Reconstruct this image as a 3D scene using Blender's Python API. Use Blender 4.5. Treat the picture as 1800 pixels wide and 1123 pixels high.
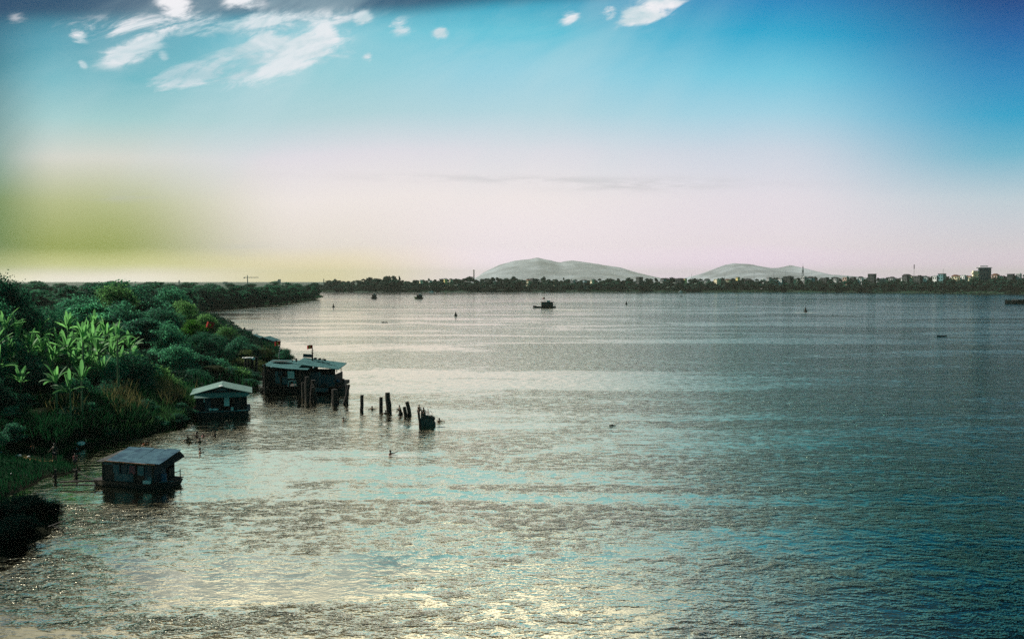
import bpy, bmesh, math, random
import numpy as np
from mathutils import Vector, Matrix, noise as mnoise
R = math.radians
SC = bpy.context.scene
COL = SC.collection
for o in list(bpy.data.objects): bpy.data.objects.remove(o)

# ------------------------------------------------------------------ camera
CAM_H = 15.0; FPX = 1500.0; HORIZ = 495.0
PITCH = math.atan((561.5-HORIZ)/FPX)
cd = bpy.data.cameras.new('camera'); cam = bpy.data.objects.new('camera', cd); COL.objects.link(cam)
cam.location = (0,0,CAM_H); cam.rotation_euler = (R(90)-PITCH, 0, 0)
cd.sensor_width = 36; cd.lens = FPX/1800*36; cd.clip_start = .5; cd.clip_end = 60000
SC.camera = cam
def ray(px, py):
    x = (px-900)/FPX; y = (561.5-py)/FPX
    c, s = math.cos(PITCH), math.sin(PITCH)
    return Vector((x, c+y*s, -s+y*c))
def at(px, py, z=0.0):
    d = ray(px, py); t = (z-CAM_H)/d.z
    return Vector((d.x*t, d.y*t, z))
def atD(px, py, D):
    d = ray(px, py); t = D/d.y
    return Vector((d.x*t, D, CAM_H+d.z*t))
# ------------------------------------------------------------------ sun and sky
SUN_AZ, SUN_EL = -62.0, 33.0       # degrees from +Y (minus = towards -X), above the horizon
SC.view_settings.view_transform = 'Standard'; SC.view_settings.look = 'None'
SC.view_settings.exposure = 0.5; EXPO = 2**.5; HAZE = 5e-5; SC.view_settings.gamma = 1.0
try: SC.view_settings.use_curve_mapping = False
except Exception: pass
sl = bpy.data.lights.new('sun', 'SUN'); sl.energy = 5.0; sl.angle = R(.5); sl.color = (1,.93,.80)
sun = bpy.data.objects.new('sun', sl); COL.objects.link(sun)
sdir = Vector((math.sin(R(SUN_AZ))*math.cos(R(SUN_EL)), math.cos(R(SUN_AZ))*math.cos(R(SUN_EL)), math.sin(R(SUN_EL))))
sun.rotation_euler = sdir.to_track_quat('Z','Y').to_euler()
def lin(c):
    return tuple(((v/255)/12.92 if v/255 <= .04045 else ((v/255+.055)/1.055)**2.4) for v in c)
class NT:
    """small helper to write node trees"""
    def __init__(s, nt): s.nt = nt; s.L = nt.links
    def new(s, t, **k):
        n = s.nt.nodes.new(t)
        for a, v in k.items(): setattr(n, a, v)
        return n
    def put(s, sock, v):
        if isinstance(v, bpy.types.NodeSocket): s.L.new(v, sock)
        elif v is not None:
            if sock.type == 'RGBA' and len(v) == 3: v = (*v, 1)
            sock.default_value = v
    def m(s, op, a, b=None, c=None, clamp=False):
        n = s.new('ShaderNodeMath', operation=op); n.use_clamp = clamp
        s.put(n.inputs[0], a)
        if b is not None: s.put(n.inputs[1], b)
        if c is not None: s.put(n.inputs[2], c)
        return n.outputs[0]
    def vm(s, op, a, b=None, scale=None):
        n = s.new('ShaderNodeVectorMath', operation=op); s.put(n.inputs[0], a)
        if b is not None: s.put(n.inputs[1], b)
        if scale is not None: s.put(n.inputs['Scale'], scale)
        return n.outputs[0] if op not in ('DOT_PRODUCT','LENGTH') else n.outputs['Value']
    def xyz(s, x, y, z):
        n = s.new('ShaderNodeCombineXYZ')
        for i, v in enumerate((x,y,z)): s.put(n.inputs[i], v)
        return n.outputs[0]
    def mix(s, f, a, b, blend='MIX'):
        n = s.new('ShaderNodeMix', data_type='RGBA', blend_type=blend)
        s.put(n.inputs[0], f); s.put(n.inputs[6], a); s.put(n.inputs[7], b)
        return n.outputs[2]
    def ramp(s, f, stops, interp='EASE'):
        n = s.new('ShaderNodeValToRGB'); s.put(n.inputs[0], f); e = n.color_ramp.elements; n.color_ramp.interpolation = interp
        while len(e) < len(stops): e.new(.5)
        for k, (p, c) in enumerate(stops):
            e[k].position = p; e[k].color = (*c, 1) if len(c) == 3 else c
        return n.outputs[0]
    def rng(s, v, a, b, c=0.0, d=1.0, smooth=True):
        n = s.new('ShaderNodeMapRange'); n.interpolation_type = 'SMOOTHSTEP' if smooth else 'LINEAR'
        for i, q in enumerate((v,a,b,c,d)): s.put(n.inputs[i], q)
        return n.outputs[0]
    def noise(s, vec, scale, detail=3, rough=.5, dist=0.0, out=0, dim='3D'):
        n = s.new('ShaderNodeTexNoise', noise_dimensions=dim); s.put(n.inputs['Vector'], vec)
        n.inputs['Scale'].default_value = scale; n.inputs['Detail'].default_value = detail
        n.inputs['Roughness'].default_value = rough; n.inputs['Distortion'].default_value = dist
        return n.outputs[out]

def make_world():
    w = bpy.data.worlds.new('World'); SC.world = w; w.use_nodes = True
    nt = w.node_tree; nt.nodes.clear(); g = NT(nt)
    tc = g.new('ShaderNodeTexCoord').outputs['Generated']
    sep = g.new('ShaderNodeSeparateXYZ'); g.L.new(tc, sep.inputs[0]); X, Y, Z = sep.outputs
    hyp = g.m('SQRT', g.m('ADD', g.m('MULTIPLY', X, X), g.m('MULTIPLY', Y, Y)))
    # elevation measured against the viewing side of the dome, so that bands run level
    el = g.m('ARCTAN2', Z, g.m('MAXIMUM', Y, g.m('MULTIPLY', hyp, .5)))
    az = g.m('ARCTAN2', X, Y)                    # azimuth from +Y, radians
    wob = g.m('MULTIPLY', g.m('SUBTRACT', g.noise(tc, 3.0, 3, .5), .5), .03)
    elw = g.m('ADD', el, wob)
    def E(py): return math.asin(min(1, ray(900, py).normalized().z))
    TOP = 1.2
    def col(stops):
        # stops: (image row of the photograph or elevation in radians, sRGB)
        out = []
        for p, c in stops:
            e = p if isinstance(p, float) else E(p)
            L = min(19000.0, (261-CAM_H)/max(.004, math.tan(max(.004, e)))); T = math.exp(-HAZE*L)
            # the haze in front of the sky adds its own light: the sky behind it is that much darker
            q = tuple(max(.002, (v/EXPO-s*(1-T))/max(.35, T))/SKYS for v, s in zip(lin(c), (.46,.48,.38)))
            out.append((max(0, e)/TOP, q))
        out.sort(key=lambda t: t[0])
        return g.ramp(g.m('DIVIDE', elw, TOP, clamp=True), out, 'LINEAR')
    HI = [(.95,(4,28,32)), (1.19,(4,26,36))]
    c0 = col([(0,(0,60,96)),(60,(0,100,125)),(130,(0,112,126)),(200,(0,116,118)),(270,(60,135,122)),(350,(90,128,80)),(430,(112,138,50)),(468,(180,188,90)),(482,(238,234,190)),(494,(255,248,215)),(.40,(58,66,36)),(.6,(14,24,18)),HI[0],HI[1]])
    c1 = col([(0,(0,104,130)),(60,(76,156,176)),(130,(108,182,194)),(200,(165,206,206)),(270,(216,216,206)),(350,(184,190,140)),(430,(160,170,84)),(464,(216,216,160)),(480,(250,242,222)),(494,(255,250,235)),(.37,(60,70,42)),(.55,(8,32,26)),HI[0],HI[1]])
    c2 = col([(0,(0,142,168)),(60,(125,198,212)),(130,(150,206,214)),(200,(180,212,216)),(270,(226,222,228)),(350,(240,232,227)),(430,(232,224,212)),(480,(230,222,184)),(.37,(50,72,52)),(.55,(4,34,32)),HI[0],HI[1]])
    c3 = col([(0,(40,160,190)),(60,(100,195,215)),(130,(150,208,224)),(200,(180,214,223)),(270,(222,222,228)),(350,(240,232,230)),(430,(240,230,231)),(490,(240,230,230)),(.37,(24,62,56)),(.55,(2,34,36)),HI[0],HI[1]])
    c4 = col([(0,(0,138,190)),(60,(20,168,205)),(130,(118,199,222)),(200,(164,210,226)),(270,(206,215,226)),(350,(228,222,228)),(430,(232,222,225)),(490,(232,220,224)),(.42,(0,66,78)),(.7,(0,34,42)),HI[0],HI[1]])
    c5 = col([(0,(0,78,135)),(60,(0,105,165)),(130,(8,138,188)),(200,(66,164,200)),(270,(120,184,205)),(350,(194,208,215)),(430,(216,210,213)),(490,(224,212,214)),(.42,(0,60,80)),(.7,(0,30,40)),HI[0],HI[1]])
    def A(px): return math.atan((px-900)/FPX)
    c = c0
    for a, b, nx in ((-70,115,c1),(170,540,c2),(540,900,c3),(900,1350,c4),(1350,1800,c5)):
        c = g.mix(g.rng(az, A(a), A(b)), c, nx)
    # behind and beside the camera: dim teal, so that shade takes its cool tone from it
    back = g.ramp(g.m('DIVIDE', el, TOP, clamp=True), [(0,lin((90,180,170))),(.2,lin((0,140,135))),(.6,lin((0,80,80))),(1,lin((0,45,50)))], 'LINEAR')
    side = g.rng(g.m('ABSOLUTE', az), .75, 1.4)
    c = g.mix(side, c, back)
    LK = .70
    # bright glow added above the frame, unseen, to brighten the river's reflection
    def blob(pa, pe, ra, re, rot=0.0, pw=1.0):
        da = g.m('SUBTRACT', az, pa); de = g.m('SUBTRACT', el, pe)
        ca, sa = math.cos(rot), math.sin(rot)
        u = g.m('ADD', g.m('MULTIPLY', da, ca/ra), g.m('MULTIPLY', de, sa/ra))
        v = g.m('ADD', g.m('MULTIPLY', da, -sa/re), g.m('MULTIPLY', de, ca/re))
        r2 = g.m('ADD', g.m('MULTIPLY', u, u), g.m('MULTIPLY', v, v))
        e = g.m('POWER', 2.718, g.m('MULTIPLY', r2, -1.0))
        return e
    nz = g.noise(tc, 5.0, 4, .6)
    added_glow = g.m('MULTIPLY', blob(R(-8), R(21), R(19), R(5)), g.rng(nz, .3, .65, .5, 1))
    added_glow = g.m('MULTIPLY', g.m('MULTIPLY', added_glow, g.rng(el, R(18.5), R(19.5))), g.rng(el, R(27), R(21.5)))
    c = g.mix(added_glow, c, ADDED_GLOW1)
    added_glow2 = g.m('MULTIPLY', blob(R(-12), R(42), R(22), R(8)), g.rng(nz, .3, .7, .2, 1))
    c = g.mix(added_glow2, c, ADDED_GLOW2)
    # cumulus and wisps seen in the frame, laid out by direction
    cv = g.xyz(g.m('ADD', g.m('MULTIPLY', az, .80), g.m('MULTIPLY', el, -.55)), g.m('ADD', g.m('MULTIPLY', el, 1.9), g.m('MULTIPLY', az, -.35)), 0.0)
    n1 = g.noise(cv, 26.0, 9, .66, .5)
    n2 = g.noise(cv, 9.0, 6, .6, .8)
    def pb(x0, y0, x1, y1, wid, amp):
        "soft ellipse from one image point to another"
        a0, a1 = A(x0), A(x1)
        e0, e1 = E(y0), E(y1)
        L = max(.004, math.hypot(a1-a0, e1-e0)/2*1.05)
        b = blob((a0+a1)/2, (e0+e1)/2, L, wid*1.4/FPX, math.atan2(e1-e0, a1-a0))
        return g.m('MULTIPLY', b, amp)
    def union(lst):
        r = lst[0]
        for q in lst[1:]: r = g.m('MAXIMUM', r, q)
        return r
    # dark teal cloud base along the top edge, left half
    edge = g.m('ADD', el, g.m('MULTIPLY', g.m('SUBTRACT', n2, .5), .010))
    # its lower edge climbs to the right
    low = g.ramp(g.rng(az, A(0), A(1250), smooth=False), [(0,(E(30)*1,)*3),(.42,(E(30),)*3),(.55,(E(22),)*3),(.72,(E(3),)*3),(1,(E(-22),)*3)], 'LINEAR')
    d = g.rng(g.m('SUBTRACT', edge, low), -.009, .012)
    d = g.m('MULTIPLY', d, g.rng(el, R(25), R(19.5), 0.0, 1.0))
    c = g.mix(g.m('MULTIPLY', d, .9), c, tuple(v*.6 for v in lin((0,70,112))))
    white = union([pb(185,110,300,60,17,1.25), pb(270,146,420,120,15,1.25), pb(380,125,600,72,28,1.35), pb(420,95,500,45,24,1.1),
                   pb(555,45,600,80,17,1.15), pb(120,55,360,36,15,.8), pb(130,72,160,50,14,.95), pb(240,50,420,45,16,1.0), pb(290,25,340,-10,26,1.1),
                   pb(330,50,640,30,13,1.0), pb(400,0,470,6,14,1.1), pb(620,35,660,30,10,.95), pb(680,46,732,46,10,1.05),
                   pb(762,60,790,57,9,.95), pb(640,105,662,101,7,.75), pb(985,45,1015,15,11,.95), pb(1055,30,1085,18,9,1.0),
                   pb(1085,38,1170,16,15,1.15), pb(1110,4,1200,2,12,1.1), pb(150,118,160,110,6,.95), pb(20,35,60,30,9,.45), pb(285,105,305,95,9,1.0)])
    dens = g.m('ADD', white, g.m('MULTIPLY', g.m('SUBTRACT', n1, .5), 4.4))
    cf = g.m('MULTIPLY', g.rng(dens, .22, 1.15), g.rng(white, .04, .75))
    cshade = g.mix(g.rng(n2, .35, .6), tuple(v*.66 for v in lin((176,212,222))), tuple(v*.74 for v in lin((252,244,247))))
    c = g.mix(g.m('MULTIPLY', cf, 1.0), c, cshade)
    # broad soft glow round the clouds
    soft = union([pb(200,110,700,60,75,.55), pb(300,200,640,120,60,.35), pb(600,120,1150,70,60,.3)])
    c = g.mix(g.m('MULTIPLY', soft, g.rng(n2,.3,.7)), c, tuple(v*.68 for v in lin((190,222,230))))
    # faint grey streaks low in the sky
    st = union([pb(680,312,1290,322,5,.7), pb(1000,326,1270,322,7,1.0), pb(180,347,270,344,6,.8), pb(380,440,480,432,12,.35)])
    sn = g.noise(g.xyz(az, g.m('MULTIPLY', el, 7.0), 1.3), 16, 4, .6)
    c = g.mix(g.m('MULTIPLY', g.m('MULTIPLY', st, g.rng(sn, .35, .62)), .55), c, tuple(v*.68 for v in lin((190,190,194))))
    # slow unevenness of the blue
    bn = g.noise(g.xyz(az, g.m('MULTIPLY', el, 2.4), 4.0), 3.2, 4, .55, .5)
    c = g.mix(.02, c, g.mix(g.rng(bn,.3,.7), c, tuple(v*.68 for v in lin((228,228,232)))), 'MIX')
    rn = g.noise(g.xyz(g.m('ADD', g.m('MULTIPLY', az, 5.0), g.m('MULTIPLY', el, -4.0)), g.m('MULTIPLY', el, 1.2), 2.0), 1.6, 3, .5)
    c = g.mix(g.m('MULTIPLY', g.m('MULTIPLY', g.rng(rn, .45, .7), g.rng(el, R(4), R(9))), g.rng(az, .38, .15, 0.0, .20)), c, tuple(v*.68 for v in lin((205,226,232))))
    # below the horizon
    c = g.mix(g.rng(el, 0.0, -.03), c, tuple(v*.6 for v in lin((150,150,130))))
    sky = g.new('ShaderNodeTexSky', sky_type='NISHITA'); sky.sun_disc = False
    sky.sun_elevation = R(SUN_EL); sky.sun_rotation = R(SUN_AZ); sky.altitude = 10; sky.air_density = 1.6; sky.dust_density = 1.5; sky.ozone_density = 2.5
    b1 = g.new('ShaderNodeBackground'); g.L.new(sky.outputs[0], b1.inputs[0]); b1.inputs[1].default_value = NISH
    b2 = g.new('ShaderNodeBackground'); g.L.new(c, b2.inputs[0]); b2.inputs[1].default_value = SKYS
    ad = g.new('ShaderNodeAddShader'); g.L.new(b1.outputs[0], ad.inputs[0]); g.L.new(b2.outputs[0], ad.inputs[1])
    out = g.new('ShaderNodeOutputWorld'); g.L.new(ad.outputs[0], out.inputs[0])
ADDED_GLOW1 = (3.7,3.4,2.7); ADDED_GLOW2 = (.25,.19,.08); NISH = .0005; SKYS = 1.0
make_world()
SC.cycles.use_denoising = False; SC.cycles.use_adaptive_sampling = False
SC.cycles.max_bounces = 6; SC.cycles.volume_bounces = 0; SC.cycles.transparent_max_bounces = 8
SC.cycles.diffuse_bounces = 2; SC.cycles.glossy_bounces = 3; SC.cycles.caustics_reflective = False; SC.cycles.caustics_refractive = False
SC.cycles.sample_clamp_indirect = 4; SC.cycles.sample_clamp_direct = 5

# ------------------------------------------------------------------ helpers
def tag(o, label=None, cat=None, group=None, kind=None):
    if label: o['label'] = label
    if cat: o['category'] = cat
    if group: o['group'] = group
    if kind: o['kind'] = kind
    return o
def empty(name, loc=(0,0,0), rz=0.0):
    o = bpy.data.objects.new(name, None); COL.objects.link(o); o.location = loc; o.rotation_euler = (0,0,rz); o.empty_display_size = .3
    return o
class MB:
    def __init__(s): s.v = []; s.f = []
    def quad(s, a, b, c, d):
        n = len(s.v); s.v += [tuple(a),tuple(b),tuple(c),tuple(d)]; s.f.append((n,n+1,n+2,n+3)); return s
    def box(s, c, d, rz=0.0, rx=0.0, ry=0.0):
        M = Matrix.Rotation(rz,3,'Z') @ Matrix.Rotation(ry,3,'Y') @ Matrix.Rotation(rx,3,'X'); n = len(s.v)
        for x,y,z in ((-1,-1,-1),(1,-1,-1),(1,1,-1),(-1,1,-1),(-1,-1,1),(1,-1,1),(1,1,1),(-1,1,1)):
            p = M @ Vector((x*d[0]/2,y*d[1]/2,z*d[2]/2)); s.v.append((p.x+c[0],p.y+c[1],p.z+c[2]))
        for f in ((0,3,2,1),(4,5,6,7),(0,1,5,4),(1,2,6,5),(2,3,7,6),(3,0,4,7)): s.f.append(tuple(n+i for i in f))
        return s
    def tube(s, pts, rad, n=8, cap=True):
        pts = [Vector(p) for p in pts]
        if not isinstance(rad, (list,tuple)): rad = [rad]*len(pts)
        b = len(s.v)
        for i, p in enumerate(pts):
            t = (pts[min(i+1,len(pts)-1)]-pts[max(i-1,0)])
            if t.length < 1e-9: t = Vector((0,0,1))
            t.normalize(); u = t.cross(Vector((0,1,0)) if abs(t.y) < .9 else Vector((1,0,0))).normalized(); w = t.cross(u)
            for k in range(n):
                a = 2*math.pi*k/n; q = p+(u*math.cos(a)+w*math.sin(a))*rad[i]; s.v.append(tuple(q))
        for i in range(len(pts)-1):
            for k in range(n):
                a = b+i*n+k; c = b+i*n+(k+1)%n; s.f.append((a,c,c+n,a+n))
        if cap:
            s.f.append(tuple(b+k for k in reversed(range(n)))); s.f.append(tuple(b+(len(pts)-1)*n+k for k in range(n)))
        return s
    def prism(s, poly, h0, h1, axis='z'):
        "polygon (u,v) extruded between h0 and h1 along an axis"
        f = {'z':lambda u,v,h:(u,v,h),'y':lambda u,v,h:(u,h,v),'x':lambda u,v,h:(h,u,v)}[axis]; n = len(s.v); k = len(poly)
        s.v += [f(u,v,h0) for u,v in poly]+[f(u,v,h1) for u,v in poly]
        s.f.append(tuple(n+i for i in reversed(range(k)))); s.f.append(tuple(n+k+i for i in range(k)))
        for i in range(k): j=(i+1)%k; s.f.append((n+i,n+j,n+k+j,n+k+i))
        return s
    def loft(s, rings, cap=True):
        n0 = len(s.v); k = len(rings[0])
        for r in rings: s.v += [tuple(p) for p in r]
        for i in range(len(rings)-1):
            for j in range(k):
                a=n0+i*k+j; b=n0+i*k+(j+1)%k; s.f.append((a,b,b+k,a+k))
        if cap: s.f.append(tuple(n0+j for j in reversed(range(k)))); s.f.append(tuple(n0+(len(rings)-1)*k+j for j in range(k)))
        return s
    def ball(s, c, r, n=8, m=6):
        if not isinstance(r,(tuple,list)): r=(r,r,r)
        rings=[]
        for i in range(m+1):
            a=-math.pi/2+math.pi*i/m; q=max(.02,math.cos(a))
            rings.append([(c[0]+r[0]*q*math.cos(2*math.pi*j/n),c[1]+r[1]*q*math.sin(2*math.pi*j/n),c[2]+r[2]*math.sin(a)) for j in range(n)])
        return s.loft(rings)
    def mesh(s, name, mat, smooth=False):
        me = bpy.data.meshes.new(name); me.from_pydata(s.v, [], s.f); me.materials.append(mat)
        bm = bmesh.new(); bm.from_mesh(me); bmesh.ops.recalc_face_normals(bm, faces=bm.faces); bm.to_mesh(me); bm.free()
        if smooth: me.polygons.foreach_set('use_smooth', [True]*len(me.polygons))
        me.update(); return me
    def build(s, name, mat, parent=None, smooth=False, loc=(0,0,0), rz=0.0):
        o = bpy.data.objects.new(name, s.mesh(name, mat, smooth)); COL.objects.link(o); o.location = loc; o.rotation_euler=(0,0,rz); o.parent = parent
        return o
def copy_tree(o, parent=None):
    c = o.copy(); COL.objects.link(c); c.parent = parent
    for ch in o.children: copy_tree(ch, c)
    return c

# ------------------------------------------------------------------ materials
def mat(name, col, rough=.8, var=.25, nscale=3.0, bump=0.0, spec=.3, metal=0.0, dark=None, coord='Object'):
    m = bpy.data.materials.new(name); m.use_nodes = True; g = NT(m.node_tree); b = m.node_tree.nodes['Principled BSDF']
    tc = g.new('ShaderNodeTexCoord').outputs[coord]
    n = g.noise(tc, nscale, 5, .6)
    d = dark or tuple(v*(1-var*1.6) for v in col)
    l = tuple(min(1,v*(1+var)) for v in col)
    g.L.new(g.mix(g.rng(n,.3,.7), d, l), b.inputs['Base Color'])
    b.inputs['Roughness'].default_value = rough; b.inputs['Specular IOR Level'].default_value = spec; b.inputs['Metallic'].default_value = metal
    if bump:
        bn = g.new('ShaderNodeBump'); bn.inputs['Strength'].default_value = bump; bn.inputs['Distance'].default_value = .03
        g.L.new(g.noise(tc, nscale*4, 4, .6), bn.inputs['Height']); g.L.new(bn.outputs[0], b.inputs['Normal'])
    return m
def striped(name, ca, cb, scale, axis='X', rough=.6, bump=.4, spec=.4, metal=0.0, dark_grooves=.35):
    "corrugated sheet: bands across one axis with darker grooves"
    m = mat(name, ca, rough, .2, 1.5, 0, spec, metal); g = NT(m.node_tree); b = m.node_tree.nodes['Principled BSDF']
    tc = g.new('ShaderNodeTexCoord').outputs['Object']
    w = g.new('ShaderNodeTexWave', bands_direction=axis); g.L.new(tc, w.inputs[0]); w.inputs['Scale'].default_value = scale; w.inputs['Distortion'].default_value = .2
    n = g.noise(tc, 1.3, 5, .65)
    c = g.mix(g.rng(n,.35,.7), ca, cb)
    c = g.mix(g.m('MULTIPLY', g.rng(w.outputs['Fac'], .0, .35, 1, 0), dark_grooves), c, tuple(v*.3 for v in ca))  # darkens the grooves between the bands
    g.L.new(c, b.inputs['Base Color'])
    bn = g.new('ShaderNodeBump'); bn.inputs['Strength'].default_value = bump; bn.inputs['Distance'].default_value = .04
    g.L.new(w.outputs['Fac'], bn.inputs['Height']); g.L.new(bn.outputs[0], b.inputs['Normal'])
    return m
def leafmat(name, dark, light, transl=.35, rough=.85, spec=.08):
    m = bpy.data.materials.new(name); m.use_nodes = True; g = NT(m.node_tree); nt = m.node_tree
    b = nt.nodes['Principled BSDF']; out = nt.nodes['Material Output']
    geo = g.new('ShaderNodeNewGeometry'); oi = g.new('ShaderNodeObjectInfo')
    r = g.m('POWER', geo.outputs['Random Per Island'], 1.4)
    c = g.mix(r, dark, light)
    hs = g.new('ShaderNodeHueSaturation'); g.L.new(c, hs.inputs['Color'])
    g.L.new(g.rng(oi.outputs['Random'],0,1,.487,.513,False), hs.inputs['Hue'])
    g.L.new(g.rng(oi.outputs['Random'],0,1,1.35,.62,False), hs.inputs['Value'])
    c = hs.outputs[0]
    g.L.new(c, b.inputs['Base Color']); b.inputs['Roughness'].default_value = rough; b.inputs['Specular IOR Level'].default_value = spec
    t = g.new('ShaderNodeBsdfTranslucent'); g.L.new(g.mix(.5, c, g.mix(1.0, c, (1.0,1.3,.6), 'MULTIPLY')), t.inputs[0])
    mx = g.new('ShaderNodeMixShader'); mx.inputs[0].default_value = transl
    g.L.new(b.outputs[0], mx.inputs[1]); g.L.new(t.outputs[0], mx.inputs[2]); g.L.new(mx.outputs[0], out.inputs[0])
    return m
M_leaf = leafmat('leaf_green', (.012,.085,.062), (.14,.44,.32), .55)
M_leaf2 = leafmat('leaf_deep', (.006,.050,.040), (.060,.22,.155), .45)
M_warm = leafmat('leaf_warm', (.025,.085,.035), (.20,.40,.17), .55)
M_lime = leafmat('leaf_lime', (.030,.12,.02), (.16,.36,.06), .5)
M_banana = leafmat('leaf_banana', (.06,.23,.09), (.25,.50,.22), .5, .65, .15)
M_reed = leafmat('reed', (.012,.055,.030), (.07,.15,.07), .4)
M_straw = leafmat('straw', (.07,.07,.035), (.24,.19,.11), .4)
M_olive = leafmat('leaf_olive', (.03,.06,.03), (.12,.13,.06), .4)
M_grass = leafmat('grass', (.004,.028,.016), (.014,.075,.036), .35)  # dark tone: the trees' shade over the beach put into the colour
M_far = leafmat('leaf_far', (.003,.026,.022), (.022,.085,.060), .2)
M_teal = leafmat('leaf_hazy', (.02,.09,.07), (.05,.17,.12), .3)
M_bark = mat('bark', (.07,.055,.04), .9, .35, 6, .5)
M_core = mat('crown_shade', (.006,.026,.018), .95, .3, 2)
M_wood = mat('dark_wood', (.03,.028,.026), .9, .5, 3, .6)
M_wetwood = mat('weathered_post', (.02,.019,.020), .8, .5, 5, .8)
M_concrete = mat('concrete', (.10,.10,.095), .9, .4, 3, .8)
M_mud = mat('mud', (.045,.055,.035), .9, .4, 1.2, .6)
M_sand = mat('sand', (.42,.27,.15), .9, .3, 2.0, .5)
M_white = mat('white_plastic', (.72,.74,.76), .5, .1, 4)
M_black = mat('black_rubber', (.012,.013,.014), .7, .3, 5)
M_hull = mat('tarred_hull', (.010,.016,.018), .7, .4, 2, .4)
M_metal = mat('grey_steel', (.20,.21,.22), .5, .3, 4, .2, .5, .5)
M_orange = mat('orange_cloth', (.75,.16,.05), .8, .15, 6)
M_yellow = mat('yellow_paint', (.75,.55,.08), .6, .2, 5)
M_red = mat('flag_red', (.75,.035,.02), .8, .12, 5)
M_star = mat('flag_star', (.85,.62,.05), .8, .05, 5)
M_glass = mat('dark_window', (.015,.02,.025), .15, .2, 2, 0, .6)
# ------------------------------------------------------------------ land
def shore_pts(l): return [(at(x,y).x, at(x,y).y) for x,y in l]
SHORE = [(-27,20),(-25.5,34)]+shore_pts([(-20,1010),(30,965),(88,940),(104,915),(92,893),(45,880),(12,882),(16,872),(55,855),(84,838),(118,834),(146,826),(140,820),(112,812),(128,800),(150,788),(200,776),(246,770),(285,758),(330,742),(380,712),(420,692),(452,687),(456,668),(425,657),(430,648),(470,640),(508,634),(512,628),(490,612),(450,596),(425,580),(400,565),(350,555)])
SHORE += shore_pts([(290,549),(300,547),(350,545.5),(430,540),(490,535.5),(540,528),(567,522.5),(570,521),(560,518),(500,514.5)])
LANDP = SHORE + [(-900,1600),(-1400,1600),(-1400,20)]
LP = np.array(LANDP)
def sdist(x, y):
    "signed distance to the shore, plus on land (numpy arrays)"
    x = np.asarray(x, float); y = np.asarray(y, float)
    ins = np.zeros(x.shape, bool); dmin = np.full(x.shape, 1e9); n = len(LP)
    for i in range(n):
        x0,y0 = LP[i]; x1,y1 = LP[(i+1)%n]
        cond = ((y0>y)!=(y1>y))
        with np.errstate(divide='ignore', invalid='ignore'):
            xi = (x1-x0)*(y-y0)/(y1-y0 if y1!=y0 else 1e-9)+x0
        ins ^= cond & (x<xi)
        if i < len(SHORE)-1:
            dx,dy = x1-x0,y1-y0; L=dx*dx+dy*dy
            t = np.clip(((x-x0)*dx+(y-y0)*dy)/L,0,1)
            dmin = np.minimum(dmin, np.hypot(x-(x0+t*dx), y-(y0+t*dy)))
    return np.where(ins, dmin, -dmin)
def gh(x, y):
    x = np.asarray(x, float); y = np.asarray(y, float)
    d = sdist(x, y)
    wob = .35*np.sin(x*.31+y*.17)+.25*np.sin(x*.13-y*.41+2)+.12*np.sin(x*.9+y*.8)
    Lr = np.where(y<80, 9.0, 6.0)
    h = 3.4*(1-np.exp(-(np.maximum(d,0)/Lr)**1.5)) + wob*np.clip(d/8,0,1)*.8 + .05
    # grassy mound behind the swimmers' beach
    m = at(125,757,1.6)
    h = h + .9*np.exp(-(((x-m.x)/4.5)**2+((y-m.y)/2.2)**2))*np.clip(d/3,0,1)
    return np.where(d>0, h, np.maximum(-1.6, d*.45))
def ground(x, y): return float(gh(np.array([x]), np.array([y]))[0])
def on_ground(px, py):
    z = .3
    for _ in range(30):
        p = at(px, py, z); z = .5*z+.5*max(0, ground(p.x, p.y))
    return at(px, py, z)
def grid_land(name, x0, x1, y0, y1, step, m):
    nx = int((x1-x0)/step)+1; ny = int((y1-y0)/step)+1
    X, Y = np.meshgrid(np.linspace(x0,x1,nx), np.linspace(y0,y1,ny)); Z = gh(X, Y)
    if step < 2: Z = Z + np.where(Z>.1, .06*np.sin(X*5.1+Y*2.3)*np.sin(Y*4.3-X*1.9), 0)
    v = np.stack([X.ravel(),Y.ravel(),Z.ravel()],1); f = []
    zz = Z
    for j in range(ny-1):
        for i in range(nx-1):
            if max(zz[j,i],zz[j,i+1],zz[j+1,i],zz[j+1,i+1]) < -1.5: continue
            a=j*nx+i; f.append((a,a+1,a+nx+1,a+nx))
    me = bpy.data.meshes.new(name); me.from_pydata(v.tolist(), [], f); me.materials.append(m)
    me.polygons.foreach_set('use_smooth',[True]*len(f)); me.update()
    o = bpy.data.objects.new(name, me); COL.objects.link(o); return o
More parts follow.
